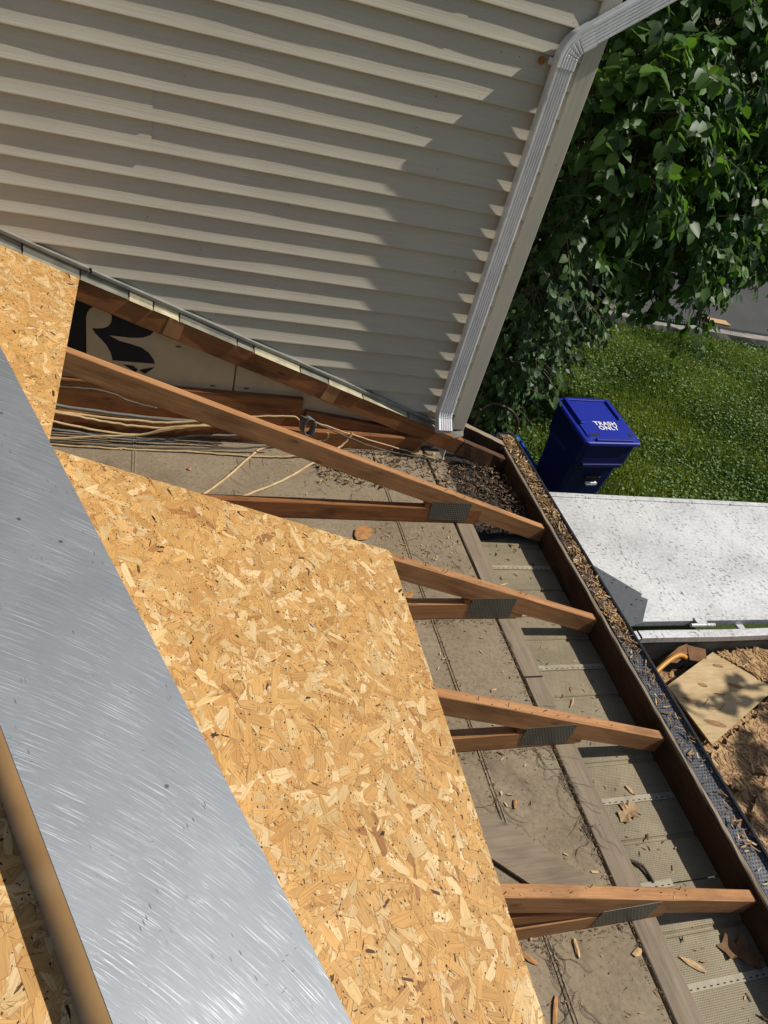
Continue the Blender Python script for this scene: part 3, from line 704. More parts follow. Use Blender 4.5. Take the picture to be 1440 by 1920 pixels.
cable([(-2.45, -.09, .16), (-2.2, -.09, .13), (-1.9, -.09, .112), (-1.6, -.09, .112), (-1.3, -.09, .10)], .007, M['cable_g'], 'grey-green cable in the bundle below the first truss')
cable([(-2.5, -.18, .012), (-2.1, -.19, .008), (-1.8, -.18, .012), (-1.5, -.17, .03), (-1.35, -.16, .05)], .005, M['cable_d'], 'dusty dark cable along the ceiling board below the cream bundle')
cable([(-2.5, -.055, .250), (-2.33, -.078, .235), (-2.15, -.078, .232), (-2.02, -.078, .185), (-1.91, -.078, .160)], .0045, M['cable_d'], 'thin brown wire drooping across the ledger under the print')
cable([(-1.08, -.085, .10), (-1.10, -.09, .05), (-1.38, -.12, .008), (-1.467, -.204, .007), (-1.58, -.36, .007), (-1.70, -.505, .007), (-1.76, -.58, .007)], .006, M['cable'], 'cream cable running down the ceiling board to the big sheet, left one')
cable([(-.95, -.09, .11), (-1.0, -.12, .05), (-1.15, -.217, .007), (-1.332, -.38, .007), (-1.568, -.534, .007), (-1.66, -.57, .007)], .006, M['cable'], 'cream cable curving down the ceiling board to the big sheet, right one')
cable([(-1.235, -.09, .190), (-1.012, -.10, .105), (-.763, -.11, .030), (-.52, -.12, .006), (-.42, -.12, .006)], .004, M['cable_d'], 'thin dark wire running toward the downspout foot')
cable([(-1.20, -.085, .17), (-.99, -.09, .112), (-.75, -.09, .05), (-.55, -.10, .012), (-.44, -.14, .006)], .0035, M['cable'], 'thin pale wire beside the dark one toward the downspout foot')
cable([(-1.72, -.085, .105), (-1.5, -.082, .15), (-1.32, -.078, .172), (-1.24, -.076, .165), (-1.22, -.078, .10)], .0045, M['cable'], 'cream cable bending down over the ledger by the wire coil')
cable([(-2.5, -.115, .135), (-2.3, -.118, .118), (-2.1, -.115, .085), (-1.9, -.112, .075), (-1.72, -.115, .105), (-1.5, -.115, .11)], .0055, M['cable'], 'second cream cable down in the bundle beside the printed board')
cable([(-2.5, -.145, .055), (-2.3, -.147, .05), (-2.1, -.145, .02), (-1.9, -.145, .025), (-1.7, -.143, .07), (-1.45, -.14, .085)], .005, M['cable_g'], 'grey cable low in the bundle just above the ceiling board')
cable([(-2.5, -.20, .008), (-2.2, -.205, .007), (-1.95, -.20, .006), (-1.7, -.195, .008), (-1.4, -.20, .007), (-1.2, -.18, .02)], .0045, M['cable'], 'thin tan cable lying nearest the big sheet in the bundle')
def roots(name, spots, label):
    m_ = MB()
    for (x, y, k, sp) in spots:
        for _ in range(k):
            p = Vector((x + random.gauss(0, sp), y + random.gauss(0, sp * 1.6), .0025)); a = random.uniform(-2.4, -.9); pts = [p]
            for _q in range(random.randint(5, 12)):
                a += random.gauss(0, .45); pts.append(pts[-1] + Vector((math.cos(a), math.sin(a), 0)) * random.uniform(.008, .02))
            m_.tube(pts, list(np.linspace(random.uniform(.0006, .0015), .0004, len(pts))), 4)
    stuff(m_.build(name, M['cable_d']), label, 'roots')
roots('dry_tendrils', [(-.59, -1.86, 9, .02), (-.53, -1.98, 12, .008), (-.53, -2.15, 12, .008), (-.81, -2.50, 14, .015), (-.80, -2.62, 7, .015), (-1.1, -.38, 16, .10), (-1.45, -.30, 10, .12), (-.75, -.80, 10, .06), (-.535, -1.72, 8, .01), (-.81, -2.05, 8, .01)], 'dark dry tendrils clinging to the ceiling boards')
m_ = MB()
for j in range(5):
    m_.tube([(-1.195 + .004 * j + .028 * math.cos(a), -.082 - .006 * j, .135 + .05 * math.sin(a)) for a in np.linspace(0, 2 * math.pi, 22)], .0032, 6)
tag(m_.build('wire_coil', M['cable_g'], None, True), 'small coil of grey wire against the ledger', 'wire')

# ---- wood chips, dead leaves and litter ---------------------------
def chip_mesh(L, W, th, seed, lobes=False):
    r = random.Random(seed); n = 20 if lobes else 7; pts = []
    for i in range(n):
        a = 2 * math.pi * i / n
        k = r.uniform(.55, 1.05) if not lobes else (.95 if (i // 2) % 2 else .66) * r.uniform(.82, 1.1)
        pts.append((math.cos(a) * L / 2 * k, math.sin(a) * W / 2 * k, r.uniform(0, th * (2.0 if lobes else .8))))
    return pts
def chip(loc, L, W, rz, mat, label, seed, cat='wood chip', name='wood_chip', lobes=False, th=.006):
    pts = chip_mesh(L, W, th, seed, lobes); c, s_ = math.cos(rz), math.sin(rz)
    if lobes:
        rq = random.Random(seed); hf = [(0, .02), (.10, .14), (.17, .33), (.26, .30), (.31, .13), (.42, .20), (.50, .46), (.60, .42), (.63, .18), (.74, .24), (.84, .34), (.90, .15), (1.0, .02)]
        pts = [((x - .5) * L, y * W * rq.uniform(.75, 1.15), rq.uniform(.2, 1) * th * (y * 3)) for x, y in hf] + [((x - .5 + rq.uniform(-.04, .04)) * L, -y * W * rq.uniform(.7, 1.15), rq.uniform(.1, 1) * th * (y * 3.5)) for x, y in hf[::-1]]
    n = len(pts)
    top = [(loc[0] + x * c - y * s_, loc[1] + x * s_ + y * c, loc[2] + z + .003) for x, y, z in pts]; bot = [(x, y, max(loc[2], z - .0025)) for x, y, z in top]
    ctr_ = (loc[0], loc[1], loc[2] + th * (.15 if lobes else .7) + .003)
    v = top + bot + [ctr_]; f = [(i, (i + 1) % n, 2 * n) for i in range(n)] + [(i, n + i, n + (i + 1) % n, (i + 1) % n) for i in range(n)] + [tuple(range(2 * n - 1, n - 1, -1))]
    tag(obj(name, v, f, mat), label, cat, 'chips and leaves on the ceiling and soffit')
chip((-.238, -2.078, PZ), .12, .085, .6, M['deadleaf'], 'pale dead oak leaf on the sunlit soffit', 1, 'leaf', 'dead_leaf', True, .012)
chip((-.074, -2.576, PZ), .16, .12, -.4, M['deadleaf2'], 'brown dead leaf in the shade below the nearest truss', 2, 'leaf', 'dead_leaf', True, .018)
chip((-.729, -2.517, 0), .085, .014, 1.45, M['chip'], 'long pale splinter below the plate of the nearest truss', 3)
chip((-.882, -2.523, 0), .070, .022, -.75, M['chip_r'], 'orange wood chip beside the big sheet edge below the nearest truss', 4)
chip((-.272, -2.582, PZ), .105, .022, -.75, M['chip'], 'long pale chip on the soffit below the nearest truss', 5)
chip((-.754, -2.069, 0), .045, .018, 1.2, M['chip_r'], 'small orange chip on the bare ceiling board above the diagonal board', 6)
chip((-1.759, -.323, 0), .040, .028, 1.3, M['chip_r'], 'orange chip on the ceiling board below the cable bundle', 7)
chip((-.535, -2.553, 0), .045, .030, .4, M['chip'], 'pale squarish chip left of the wall plate near the bottom', 8)
chip((-.862, -2.652, 0), .10, .022, 1.1, M['chip_r'], 'tan curled shaving at the bottom by the big sheet edge', 9)
chip((-.665, -1.612, 0), .035, .010, .5, M['chip'], 'thin splinter between the second and third bare trusses', 10)
chip((-1.005, -.745, .001), .15, .11, .5, M['chip_r'], 'large orange flake of strand board by the sheet corner', 11, th=.012)
chip((-.885, -1.115, 0), .075, .05, .2, M['chip_r'], 'broad orange chip tucked beside the sheet corner', 12)
chip((-.187, -1.995, PZ), .055, .018, 1.9, M['chip'], 'fresh chip just behind the pale dead leaf', 13)
chip((-.25, -1.60, PZ), .08, .012, .9, M['chip'], 'long straw-coloured splinter on the soffit under the third bare truss', 14)
chip((-.32, -.93, PZ), .075, .014, .3, M['chip'], 'splinter on the soffit between the first two bare trusses', 15)
chip((-.36, -.56, PZ + .004), .07, .018, .15, M['chip'], 'pale chip on the soffit right below the first truss tail', 16)
m_ = MB(); m_.tube(smoothpath([(-.375, -2.245, PZ + .006), (-.33, -2.25, PZ + .012), (-.29, -2.275, PZ + .01), (-.275, -2.33, PZ + .006)]), .0055, 6)
tag(m_.build('dry_twig', M['bark']), 'dark bent twig on the soffit above the nearest truss', 'twig')
def litter(name, n, sampler, size, cols, label, cat, mat, seed, wr=(.1, .42)):
    r = np.random.default_rng(seed); V, F, CO, UV = [], [], [], []
    for i in range(n):
        x, y, z = sampler(r); L = r.uniform(*size) * r.uniform(.5, 1); W = L * r.uniform(*wr); th = r.uniform(0, math.pi); c, s_ = math.cos(th), math.sin(th)
        tz, tw = r.normal(0, .25), r.normal(0, .35); b0 = len(V)
        for p, q in ((-L/2, -W/2 * r.uniform(.2, 1)), (0, -W/2), (L/2, -W/2 * r.uniform(.1, .8)), (L/2 * r.uniform(.7, 1), W/2 * r.uniform(.2, .9)), (0, W/2), (-L/2 * r.uniform(.7, 1), W/2 * r.uniform(.2, 1))):
            V.append((x + p * c - q * s_, y + p * s_ + q * c, z + .002 + abs(tz * p) + abs(tw * q))); UV.append((p + i, q))
        col = np.array(cols[r.integers(len(cols))]) * r.uniform(.7, 1.2); CO += [(*col, 1)] * 6
        F.append(tuple(range(b0, b0 + 6)))
    o = obj(name, V, F, mat, None, False, UV, CO); return stuff(o, label, cat)
CH = [(.55, .37, .18), (.46, .29, .12), (.40, .21, .08), (.60, .45, .26), (.30, .17, .08)]
DK = [(.09, .055, .03), (.13, .08, .045), (.06, .04, .025), (.18, .11, .06), (.25, .16, .09)]
def s_gut(r):
    while True:
        y = .15 - r.random() ** 1.35 * 2.9; dens = .95 if y > -1.45 else (.14 if y > -2.4 else .09)
        if r.random() < dens * (0.45 + .55 * math.sin(y * 9) ** 2): return (r.uniform(.034, .106), y, -.004 + r.uniform(0, .008))
litter('gutter_shavings', 2300, s_gut, (.010, .055), CH + [(.2, .13, .07), (.12, .08, .05)], 'wood shavings and leaf scraps lying on the gutter guard', 'shavings', M['flake'], 21, (.05, .26))
def s_corner(r):
    return (r.uniform(-.385, -.01), r.uniform(-.60, -.02), PZ + .03 + r.uniform(0, .035))
litter('leaf_litter', 1500, s_corner, (.012, .05), [tuple(x * .5 for x in c) for c in DK] + DK[3:], 'dark rotten leaf litter packed into the eave corner by the downspout', 'leaf litter', M['flake'], 22)
m_ = MB(); G = [[(x, y, PZ + .018 + .018 * math.sin(x * 17 + y * 9) * math.cos(y * 14) + .012 * random.random()) for x in np.linspace(-.394, -.003, 16)] for y in np.linspace(-.62, .12, 26)]; m_.grid(G)
m_.build('litter_bed', M['dark'], None, True); stuff(bpy.data.objects['litter_bed'], 'black rotted leaf mould bed in the eave corner', 'leaf litter')
def s_ceil(r):
    y = r.uniform(-2.85, -.08); x = r.uniform(-1.05, -.53) if y < -.7 else r.uniform(-2.2, -.53)
    if r.random() < .45: y = r.uniform(-1.05, -.68); x = r.uniform(-1.15, -.53)
    return (x, y, .0)
litter('ceiling_chips', 620, s_ceil, (.004, .03), CH, 'small wood chips scattered on the ceiling boards', 'wood chips', M['flake'], 23, (.06, .4))
def s_soff(r): return (r.uniform(-.39, -.06), r.uniform(-2.9, -.62), PZ + .0)
litter('soffit_chips', 240, s_soff, (.004, .034), CH + DK[:2], 'small wood chips and crumbs scattered on the soffit', 'wood chips', M['flake'], 24)
def s_wall(r):
    x = r.uniform(-1.15, -.42); return (x, r.uniform(-.40, -.08), r.uniform(0, .012))
litter('wall_side_litter', 700, s_wall, (.006, .045), [tuple(x * .7 for x in c) for c in DK] * 2 + CH[:2], 'dead leaves and shavings heaped behind the first truss near the wall', 'leaf litter', M['flake'], 25)
def s_crumb(r):
    k = r.integers(0, 3)
    if k == 0: return (-.512 - abs(r.normal(0, .018)), r.uniform(-2.9, -1.3), 0)
    if k == 1: return (-.81 + r.normal(0, .012), r.uniform(-2.9, -.8), 0)
    i = r.integers(1, 4); return (r.uniform(-1.0, -.5), Y0 - SP * i - abs(r.normal(0, .02)) - .004, 0)
litter('dark_crumbs', 2200, s_crumb, (.002, .014), DK, 'dark crumbs of dirt gathered along joints and chords', 'dirt', M['flake'], 26)
def s_roof(r):
    p = roof(r.uniform(.3, 1.1), Y0 - SP * r.integers(0, 4) + r.uniform(.002, .036), .0); return tuple(p)
litter('chord_crumbs', 130, s_roof, (.003, .012), CH + DK, 'crumbs lying on the truss top edges', 'dirt', M['flake'], 27)

# ---- dump trailer with folded-out side -----------------------------
tr = thing('dump_trailer', (2.4, -1.4, GZ), 'dump trailer under the eave with its bright metal side folded out', 'trailer')
RZ = -1.0
m_ = MB(); m_.box((.80, -.565, -1.75), (4.4, -.508, RZ - .055), .004); m_.build('side_wall', M['bedin'], tr)
m_ = MB(); m_.box((.80, -2.35, -1.75), (4.4, -2.29, RZ - .055), .004); m_.build('side_wall', M['bedin'], tr)
m_ = MB(); m_.box((.75, -2.29, -1.75), (.80, -.51, RZ - .06), .004); m_.build('end_wall', M['bedin'], tr)
m_ = MB(); m_.box((.80, -2.29, -1.82), (4.4, -.565, -1.76), .004); m_.build('bed_floor', M['bedin'], tr)
m_ = MB(); G = [[(x, y, RZ + dz + .003 * math.sin(x * 6)) for x in np.linspace(1.17, 4.4, 30)] for y, dz in ((-.568, -.052), (-.569, -.004), (-.564, .0), (-.508, .0), (-.504, -.004), (-.503, -.052))]; m_.grid(G); m_.build('rim_rail', M['bed'], tr)
m_ = MB(); m_.prism([(1.16, -.57, RZ - .006), (1.02, -.585, RZ - .03), (1.0, -.52, RZ - .02), (1.16, -.505, RZ - .003)], (0, 0, -1), .01); m_.build('bent_rim_end', M['bed'], tr)
for x in (1.3, 3.9):
    for y in (-.8, -2.1):
        m_ = MB(); m_.tube([(x + .6, y - .1, GZ + .33), (x + .6, y + .1, GZ + .33)], .33, 24); m_.build('wheel', M['tyre'], tr)
m_ = MB(); m_.box((.9, -1.6, GZ + .30), (4.3, -1.2, -1.82), .01); m_.build('chassis', M['black'], tr)
dsid = MB(); dsid.box((.90, -.395, RZ - .03), (4.4, .912, RZ), .004); d_ = dsid.build('drop_side', M['bed'], tr)
m_ = MB(); m_.box((.90, .866, RZ + .0005), (4.4, .9135, RZ + .012), .003); m_.build('edge_bar', M['bed'], d_)
m_ = MB(); m_.box((.90, -.430, RZ - .05), (4.4, -.397, RZ + .004), .004); m_.build('hinge_bar', M['bed'], d_)
for hx in (1.72, 2.55, 3.4):
    m_ = MB(); m_.tube([(hx - .10, -.472, RZ + .004), (hx + .10, -.472, RZ + .004)], .013, 10); m_.box((hx - .045, -.470, RZ + .004), (hx + .045, -.41, RZ + .014), .002); m_.build('hinge', M['bed'], d_)
for hx in (2.1, 2.42, 2.95): 
    m_ = MB(); m_.box((hx - .03, -.50, RZ - .06), (hx + .03, -.43, RZ - .045), .002); m_.build('support_tab', M['bed'], tr)
# things lying on / in it
sh = [(1.02, .15), (1.094, .079), (1.371, -.194), (1.345, -.222), (1.391, -.245), (1.211, -.468), (1.104, -.493), (.98, -.42)]
m_ = MB(); m_.prism([(x, y, RZ + .016 + .010 * math.sin(x * 7)) for x, y in sh], (0, 0, 1), .004); sg = m_.build('grey_sheet', M['shingle'])
tag(sg, 'dark grey notched sheet lying on the bright trailer side', 'sheet')
for (x, y) in ((1.14, -.02), (1.20, -.07), (1.17, -.10), (1.27, -.14), (1.22, -.30), (1.12, -.36), (1.29, -.25), (1.18, -.42), (1.33, -.26)):
    m_ = MB(); z = RZ + .0205 + .010 * math.sin(x * 7); m_.tube([(x, y, z - .0015), (x, y, z + .0006)], random.uniform(.004, .007), 7); m_.build('nail_hole', M['dark'], sg)
ply = [(1.264, -.856, -1.135), (1.831, -.582, -1.165), (2.115, -.915, -1.15), (1.319, -1.291, -1.13)]
pw = MB(); pw.prism(ply, (0, 0, 1), .012); pwo = pw.build('plywood_scrap', M['ply']); tag(pwo, 'knotty plywood offcut with bent nails lying on the trailer debris', 'plywood')
def plyp(u, v, h=0): 
    a, b, c_, d = [Vector(p) for p in ply]; return a * (1-u) * (1-v) + b * u * (1-v) + c_ * u * v + d * (1-u) * v + Vector((0, 0, .0123 + h))
for (u, v, rx, ry, an) in ((.83, .22, .040, .013, -.9), (.42, .30, .034, .014, -1.0), (.72, .60, .052, .017, -.95), (.12, .36, .055, .017, -1.1), (.18, .82, .075, .020, -1.0)):
    c0 = plyp(u, v); m_ = MB(); m_.prism([(c0.x + rx * math.cos(t_) * math.cos(an + .6) - ry * math.sin(t_) * math.sin(an + .6), c0.y + rx * math.cos(t_) * math.sin(an + .6) + ry * math.sin(t_) * math.cos(an + .6), c0.z) for t_ in np.linspace(0, 2 * math.pi, 15)[:-1]], (0, 0, 1), .0005); m_.build('knot', M['knot'], pwo)
for (u, v, dx, dy, dz) in ((.22, .53, .004, .005, .05), (.33, .72, .004, .004, .055), (.45, .50, .06, -.02, .006)):
    p = plyp(u, v); m_ = MB(); m_.tube([p, p + Vector((dx, dy, dz))], .002, 6); m_.tube([p + Vector((dx, dy, dz)), p + Vector((dx * 1.02, dy * 1.02, dz * 1.03 + .001))], .0045, 6); m_.build('nail', M['nail'], pwo)
def debris(name, pts, z, th, mat, label, n, seed, tilt=(0, 0), pal=None):
    """broken slab of strand board with ragged outline"""
    r = random.Random(seed); out = []
    for i in range(len(pts)):
        a, b = Vector((*pts[i], 0)), Vector((*pts[(i + 1) % len(pts)], 0)); L = (b - a).length; k = max(2, int(L / .035)); nn = Vector((-(b - a).y, (b - a).x, 0)).normalized()
        for j in range(k): out.append(a + (b - a) * j / k + nn * r.gauss(0, .010))
    c = sum(out, Vector()) / len(out); zf = lambda p: z + (p.x - c.x) * tilt[0] + (p.y - c.y) * tilt[1]
    t = thing(name, (c.x, c.y, z), label, 'debris', 'torn strand board in the trailer')
    m_ = MB(); m_.prism([(p.x, p.y, zf(p)) for p in out], (0, 0, 1), th); m_.build('slab', M['osbbase'], t)
    V, F, UV, CO = [], [], [], []; rr = np.random.default_rng(seed)
    xs_ = [p.x for p in out]; ys_ = [p.y for p in out]
    def inside(x, y):
        w_ = False; n_ = len(out)
        for i in range(n_):
            a, b = out[i], out[(i + 1) % n_]
            if (a.y > y) != (b.y > y) and x < (b.x - a.x) * (y - a.y) / (b.y - a.y) + a.x: w_ = not w_
        return w_
    i = 0
    while i < n * 4:
        x, y = rr.uniform(min(xs_), max(xs_)), rr.uniform(min(ys_), max(ys_))
        i += 1
        if not inside(x, y): continue
        L = rr.uniform(.012, .075); W = L * rr.uniform(.12, .4); tht = rr.uniform(0, math.pi); cc, ss = math.cos(tht), math.sin(tht); lift = abs(rr.normal(0, .07))
        col = np.array([(.36, .20, .08), (.45, .28, .12), (.28, .145, .06), (.52, .35, .17), (.20, .10, .045)][rr.integers(5)]) * rr.uniform(.8, 1.15); b0 = len(V)
        hz = zf(Vector((x, y, 0))) + th + .0006 + rr.uniform(0, .004)
        for p, q in ((-L/2, -W/2 * .6), (0, -W/2), (L/2, -W/2 * .5), (L/2 * .9, W/2 * .7), (0, W/2), (-L/2, W/2 * .5)):
            V.append((x + p * cc - q * ss, y + p * ss + q * cc, hz + max(0, p) * lift)); UV.append((p + i, q)); CO.append((*col, 1))
        F.append(tuple(range(b0, b0 + 6)))
    stuff(obj('strands', V, F, M['flake'], t, False, UV, CO))
debris('torn_strand_board', [(1.02, -1.34), (1.36, -1.24), (2.2, -.90), (2.7, -1.0), (2.5, -1.9), (1.1, -2.2), (.92, -1.9)], -1.20, .012, None, 'large torn strand board covering the trailer load below the plywood', 900, 31)
debris('torn_strand_board', [(1.32, -1.33), (1.66, -1.17), (2.1, -1.0), (2.3, -1.25), (1.75, -1.50), (1.52, -1.46), (1.40, -1.56), (1.25, -1.50)], -1.165, .014, None, 'ragged torn strand board layer right under the plywood corner', 420, 32, (.02, -.03))
debris('torn_strand_board', [(1.46, -1.60), (1.75, -1.53), (2.0, -1.6), (1.9, -1.95), (1.35, -1.98), (1.2, -1.85)], -1.172, .010, None, 'torn strand board piece at the right edge beyond the gutter', 380, 33, (.0, .05))
debris('torn_strand_board', [(1.85, -.60), (2.15, -.58), (2.5, -.62), (2.5, -.95), (2.15, -.90)], -1.16, .03, None, 'brown torn board piece against the trailer side behind the plywood', 200, 34, (.04, .0))
debris('torn_strand_board', [(1.18, -.84), (1.33, -.70), (1.40, -.74), (1.44, -.69), (1.47, -.76), (1.30, -.90)], -1.22, .012, None, 'small pale strand board scrap beside the orange handle', 70, 35)
m_ = MB(); m_.tube(smoothpath([(1.16, -.80, -1.14), (1.26, -.735, -1.13), (1.36, -.68, -1.12), (1.45, -.64, -1.115), (1.51, -.625, -1.12), (1.56, -.63, -1.14)]), .017, 10)
ho = m_.build('tool_handle', M['handle'], None, True); tag(ho, 'orange-yellow curved tool handle sticking out of the trailer load', 'tool')
cb = MB(); cb.prism([(1.36, -.65, -1.15), (1.49, -.59, -1.08), (1.57, -.57, -1.075), (1.60, -.60, -1.12), (1.48, -.66, -1.16)], (0, 0, 1), .004); cb.prism([(1.565, -.575, -1.078), (1.72, -.60, -1.10), (1.74, -.66, -1.17), (1.60, -.64, -1.16)], (0, 0, 1), .004)
tag(cb.build('bent_card', M['card']), 'bent brown sheet beside the orange handle', 'sheet')
m_ = MB(); G = [[(x, y, -1.27 + .05 * math.sin(x * 5) * math.cos(y * 6) + random.uniform(0, .02)) for x in np.linspace(.82, 4.35, 40)] for y in np.linspace(-2.27, -.60, 24)]; m_.grid(G)
stuff(m_.build('rubble_load', M['deadleaf2']), 'heap of brown roof rubble filling the trailer bed', 'rubble')

# ---- trash cart ----------------------------------------------------
tc = thing('trash_cart', (2.5, 2.48, GZ), 'dark blue wheeled trash cart lettered TRASH ONLY standing on the lawn', 'trash cart')
tc.rotation_euler = (0, 0, math.radians(4.6))
def rr_loop(hx, hy, r, z, cx=0, cy=0, n=5):
    pts = []
    for (sx, sy, a0) in ((1, 1, 0), (-1, 1, 90), (-1, -1, 180), (1, -1, 270)):
        for i in range(n + 1):
            a = math.radians(a0 + 90 * i / n); pts.append((cx + sx * (hx - r) + r * math.cos(a), cy + sy * (hy - r) + r * math.sin(a), z))
    return pts
def loft(loops, cap0=True, cap1=True):
    n = len(loops[0]); v = [p for l in loops for p in l]; f = []
    for i in range(len(loops) - 1):
        for j in range(n): f.append((i * n + j, i * n + (j + 1) % n, (i + 1) * n + (j + 1) % n, (i + 1) * n + j))
    if cap0: f.append(tuple(range(n))[::-1])
    if cap1: f.append(tuple((len(loops) - 1) * n + j for j in range(n)))
    return v, f
def local(name, v, f, mat, parent, smooth=False):
    me = bpy.data.meshes.new(name); me.from_pydata([tuple(p) for p in v], [], [tuple(q) for q in f]); me.materials.append(mat)
    if smooth: me.polygons.foreach_set('use_smooth', [True] * len(me.polygons))
    o = bpy.data.objects.new(name, me); C.objects.link(o); o.parent = parent; return o
LZ = 1.13
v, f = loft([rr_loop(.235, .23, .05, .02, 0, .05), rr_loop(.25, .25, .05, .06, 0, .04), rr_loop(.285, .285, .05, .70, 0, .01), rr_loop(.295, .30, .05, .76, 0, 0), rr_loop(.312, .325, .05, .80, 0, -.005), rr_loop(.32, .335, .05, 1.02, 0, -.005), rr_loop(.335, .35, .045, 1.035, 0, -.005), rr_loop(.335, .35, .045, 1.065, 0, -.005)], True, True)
local('body', v, f, M['blue_shaded'], tc)
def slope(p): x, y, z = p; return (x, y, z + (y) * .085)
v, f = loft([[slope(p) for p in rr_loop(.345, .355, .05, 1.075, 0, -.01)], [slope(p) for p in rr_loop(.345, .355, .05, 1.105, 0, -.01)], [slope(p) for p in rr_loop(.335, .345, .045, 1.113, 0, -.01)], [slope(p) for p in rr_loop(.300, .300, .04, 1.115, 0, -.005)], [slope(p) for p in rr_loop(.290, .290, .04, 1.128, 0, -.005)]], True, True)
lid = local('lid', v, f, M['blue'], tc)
def lbox(name, lo, hi, mat, parent, tilt=True, c=.006):
    m_ = MB(); m_.box(lo, hi, c); vv = [slope(p) if tilt else p for p in m_.v]; return local(name, vv, m_.f, mat, parent)
lbox('ridge', (-.285, -.10, 1.126), (-.235, .30, 1.150), M['blue'], lid); lbox('ridge', (.235, -.02, 1.126), (.285, .30, 1.150), M['blue'], lid)
lbox('ridge', (-.26, .28, 1.126), (.26, .315, 1.146), M['blue'], lid); lbox('front_lip', (-.22, -.352, 1.108), (.24, -.318, 1.140), M['blue'], lid)
lbox('slot', (-.265, -.285, 1.1275), (-.15, -.245, 1.131), M['dark'], lid); lbox('slot', (.225, -.285, 1.1275), (.275, -.24, 1.131), M['dark'], lid)
m_ = MB(); m_.tube([(-.30, .385, 1.075), (.30, .385, 1.075)], .016, 10); m_.box((-.32, .33, 1.06), (-.28, .40, 1.10), .005); m_.box((.28, .33, 1.06), (.32, .40, 1.10), .005); m_.box((-.02, .33, 1.06), (.03, .40, 1.10), .005)
local('handle', m_.v, m_.f, M['blue'], tc)
for sx in (-1, 1):
    m_ = MB(); m_.tube([(sx * .22, .30, .13), (sx * .29, .30, .13)], .13, 22); local('wheel', m_.v, m_.f, M['tyre'], tc)
lbox('lift_recess', (-.06, -.288, .545), (.12, -.262, .60), M['dark'], tc, False); m_ = MB(); m_.tube([(-.06, -.286, .585), (.12, -.286, .585)], .008, 8); local('lift_bar', m_.v, m_.f, M['black'], tc)
lbox('sticker', (-.02, -.2965, .485), (.11, -.266, .515), M['print'], tc, False, .001)
lbox('front_ledge', (-.24, -.345, .755), (.25, -.30, .80), M['blue_shaded'], tc, False)
m_ = MB()
for a0 in (90, 210, 330):
    pts = [(-.3085, .0 + .06 * math.cos(math.radians(a)), .90 + .06 * math.sin(math.radians(a))) for a in np.linspace(a0, a0 + 85, 8)]; m_.tube(pts, .006, 5)
m_.box((-.3165, -.09, .79), (-.310, .09, .805), .001); m_.box((-.3165, -.09, 1.0), (-.312, .09, 1.012), .001)
M['emblem'] = mat_plain('faint_emblem', (.035, .06, .30), .5, 0, .2, 40); local('embossed_emblem', m_.v, m_.f, M['emblem'], tc)
def lettering(txt, size, x, y):
    cu = bpy.data.curves.new('lettering', 'FONT'); cu.body = txt; cu.size = size; cu.align_x = 'CENTER'; cu.align_y = 'CENTER'; cu.extrude = .0008; cu.offset = .0022; cu.space_character = 1.08
    o = bpy.data.objects.new('lettering_tmp', cu); C.objects.link(o); dg = bpy.context.evaluated_depsgraph_get(); dg.update()
    me = bpy.data.meshes.new_from_object(o.evaluated_get(dg)); bpy.data.objects.remove(o)
    me.materials.clear(); me.materials.append(M['print'])
    for vv in me.vertices: vv.co = Vector(slope((x + vv.co.x * 1.05, y + vv.co.y, 1.1305 + vv.co.z)))
    q = bpy.data.objects.new('lettering', me); C.objects.link(q); q.parent = lid
lettering('TRASH', .082, .03, -.085); lettering('ONLY', .082, .035, -.155)

# ---- small yard things ---------------------------------------------
rb = thing('recycling_tub', (1.90, 2.9, GZ), 'bright blue open tub half hidden behind the gutter end', 'tub')
lo = [rr_loop(.20, .27, .05, z, 1.90, 2.9) for z in (0,)]
def wl(hx, hy, z): return [(x, y, zz + GZ) for x, y, zz in rr_loop(hx, hy, .05, z, 1.90, 2.9)]
v, f = loft([wl(.20, .25, .01), wl(.235, .29, .34), wl(.26, .315, .345), wl(.26, .315, .37), wl(.235, .29, .372), wl(.225, .28, .34), wl(.195, .24, .03)], True, True)
obj('tub', v, f, M['blue2'], rb)
hs = thing('bent_pipe_stand', (0.998, 2.2, GZ), 'rusty bent pipe hook standing by the shrub beyond the gutter end', 'pipe')
m_ = MB(); m_.tube(smoothpath([(0.998, 2.2, GZ - .02)] + [(0.998, 2.2, -1.181), (1.002, 2.2, -1.083), (1.104, 2.2, -0.997), (1.254, 2.2, -1.029), (1.362, 2.2, -1.091), (1.441, 2.2, -1.204), (1.445, 2.2, -1.348)]), .014, 8); m_.build('pipe', M['nail'], hs, True)
m_ = MB(); m_.tube([(2.08 + .17 * math.cos(a), 3.70 + .17 * math.sin(a), GZ + .06 + .01 * math.sin(3 * a)) for a in np.linspace(0, 2 * math.pi * 1.9, 60)], .028, 8)
tag(m_.build('hose_coil', M['black'], None, True), 'black hose coiled on the ground beyond the gutter end', 'hose')
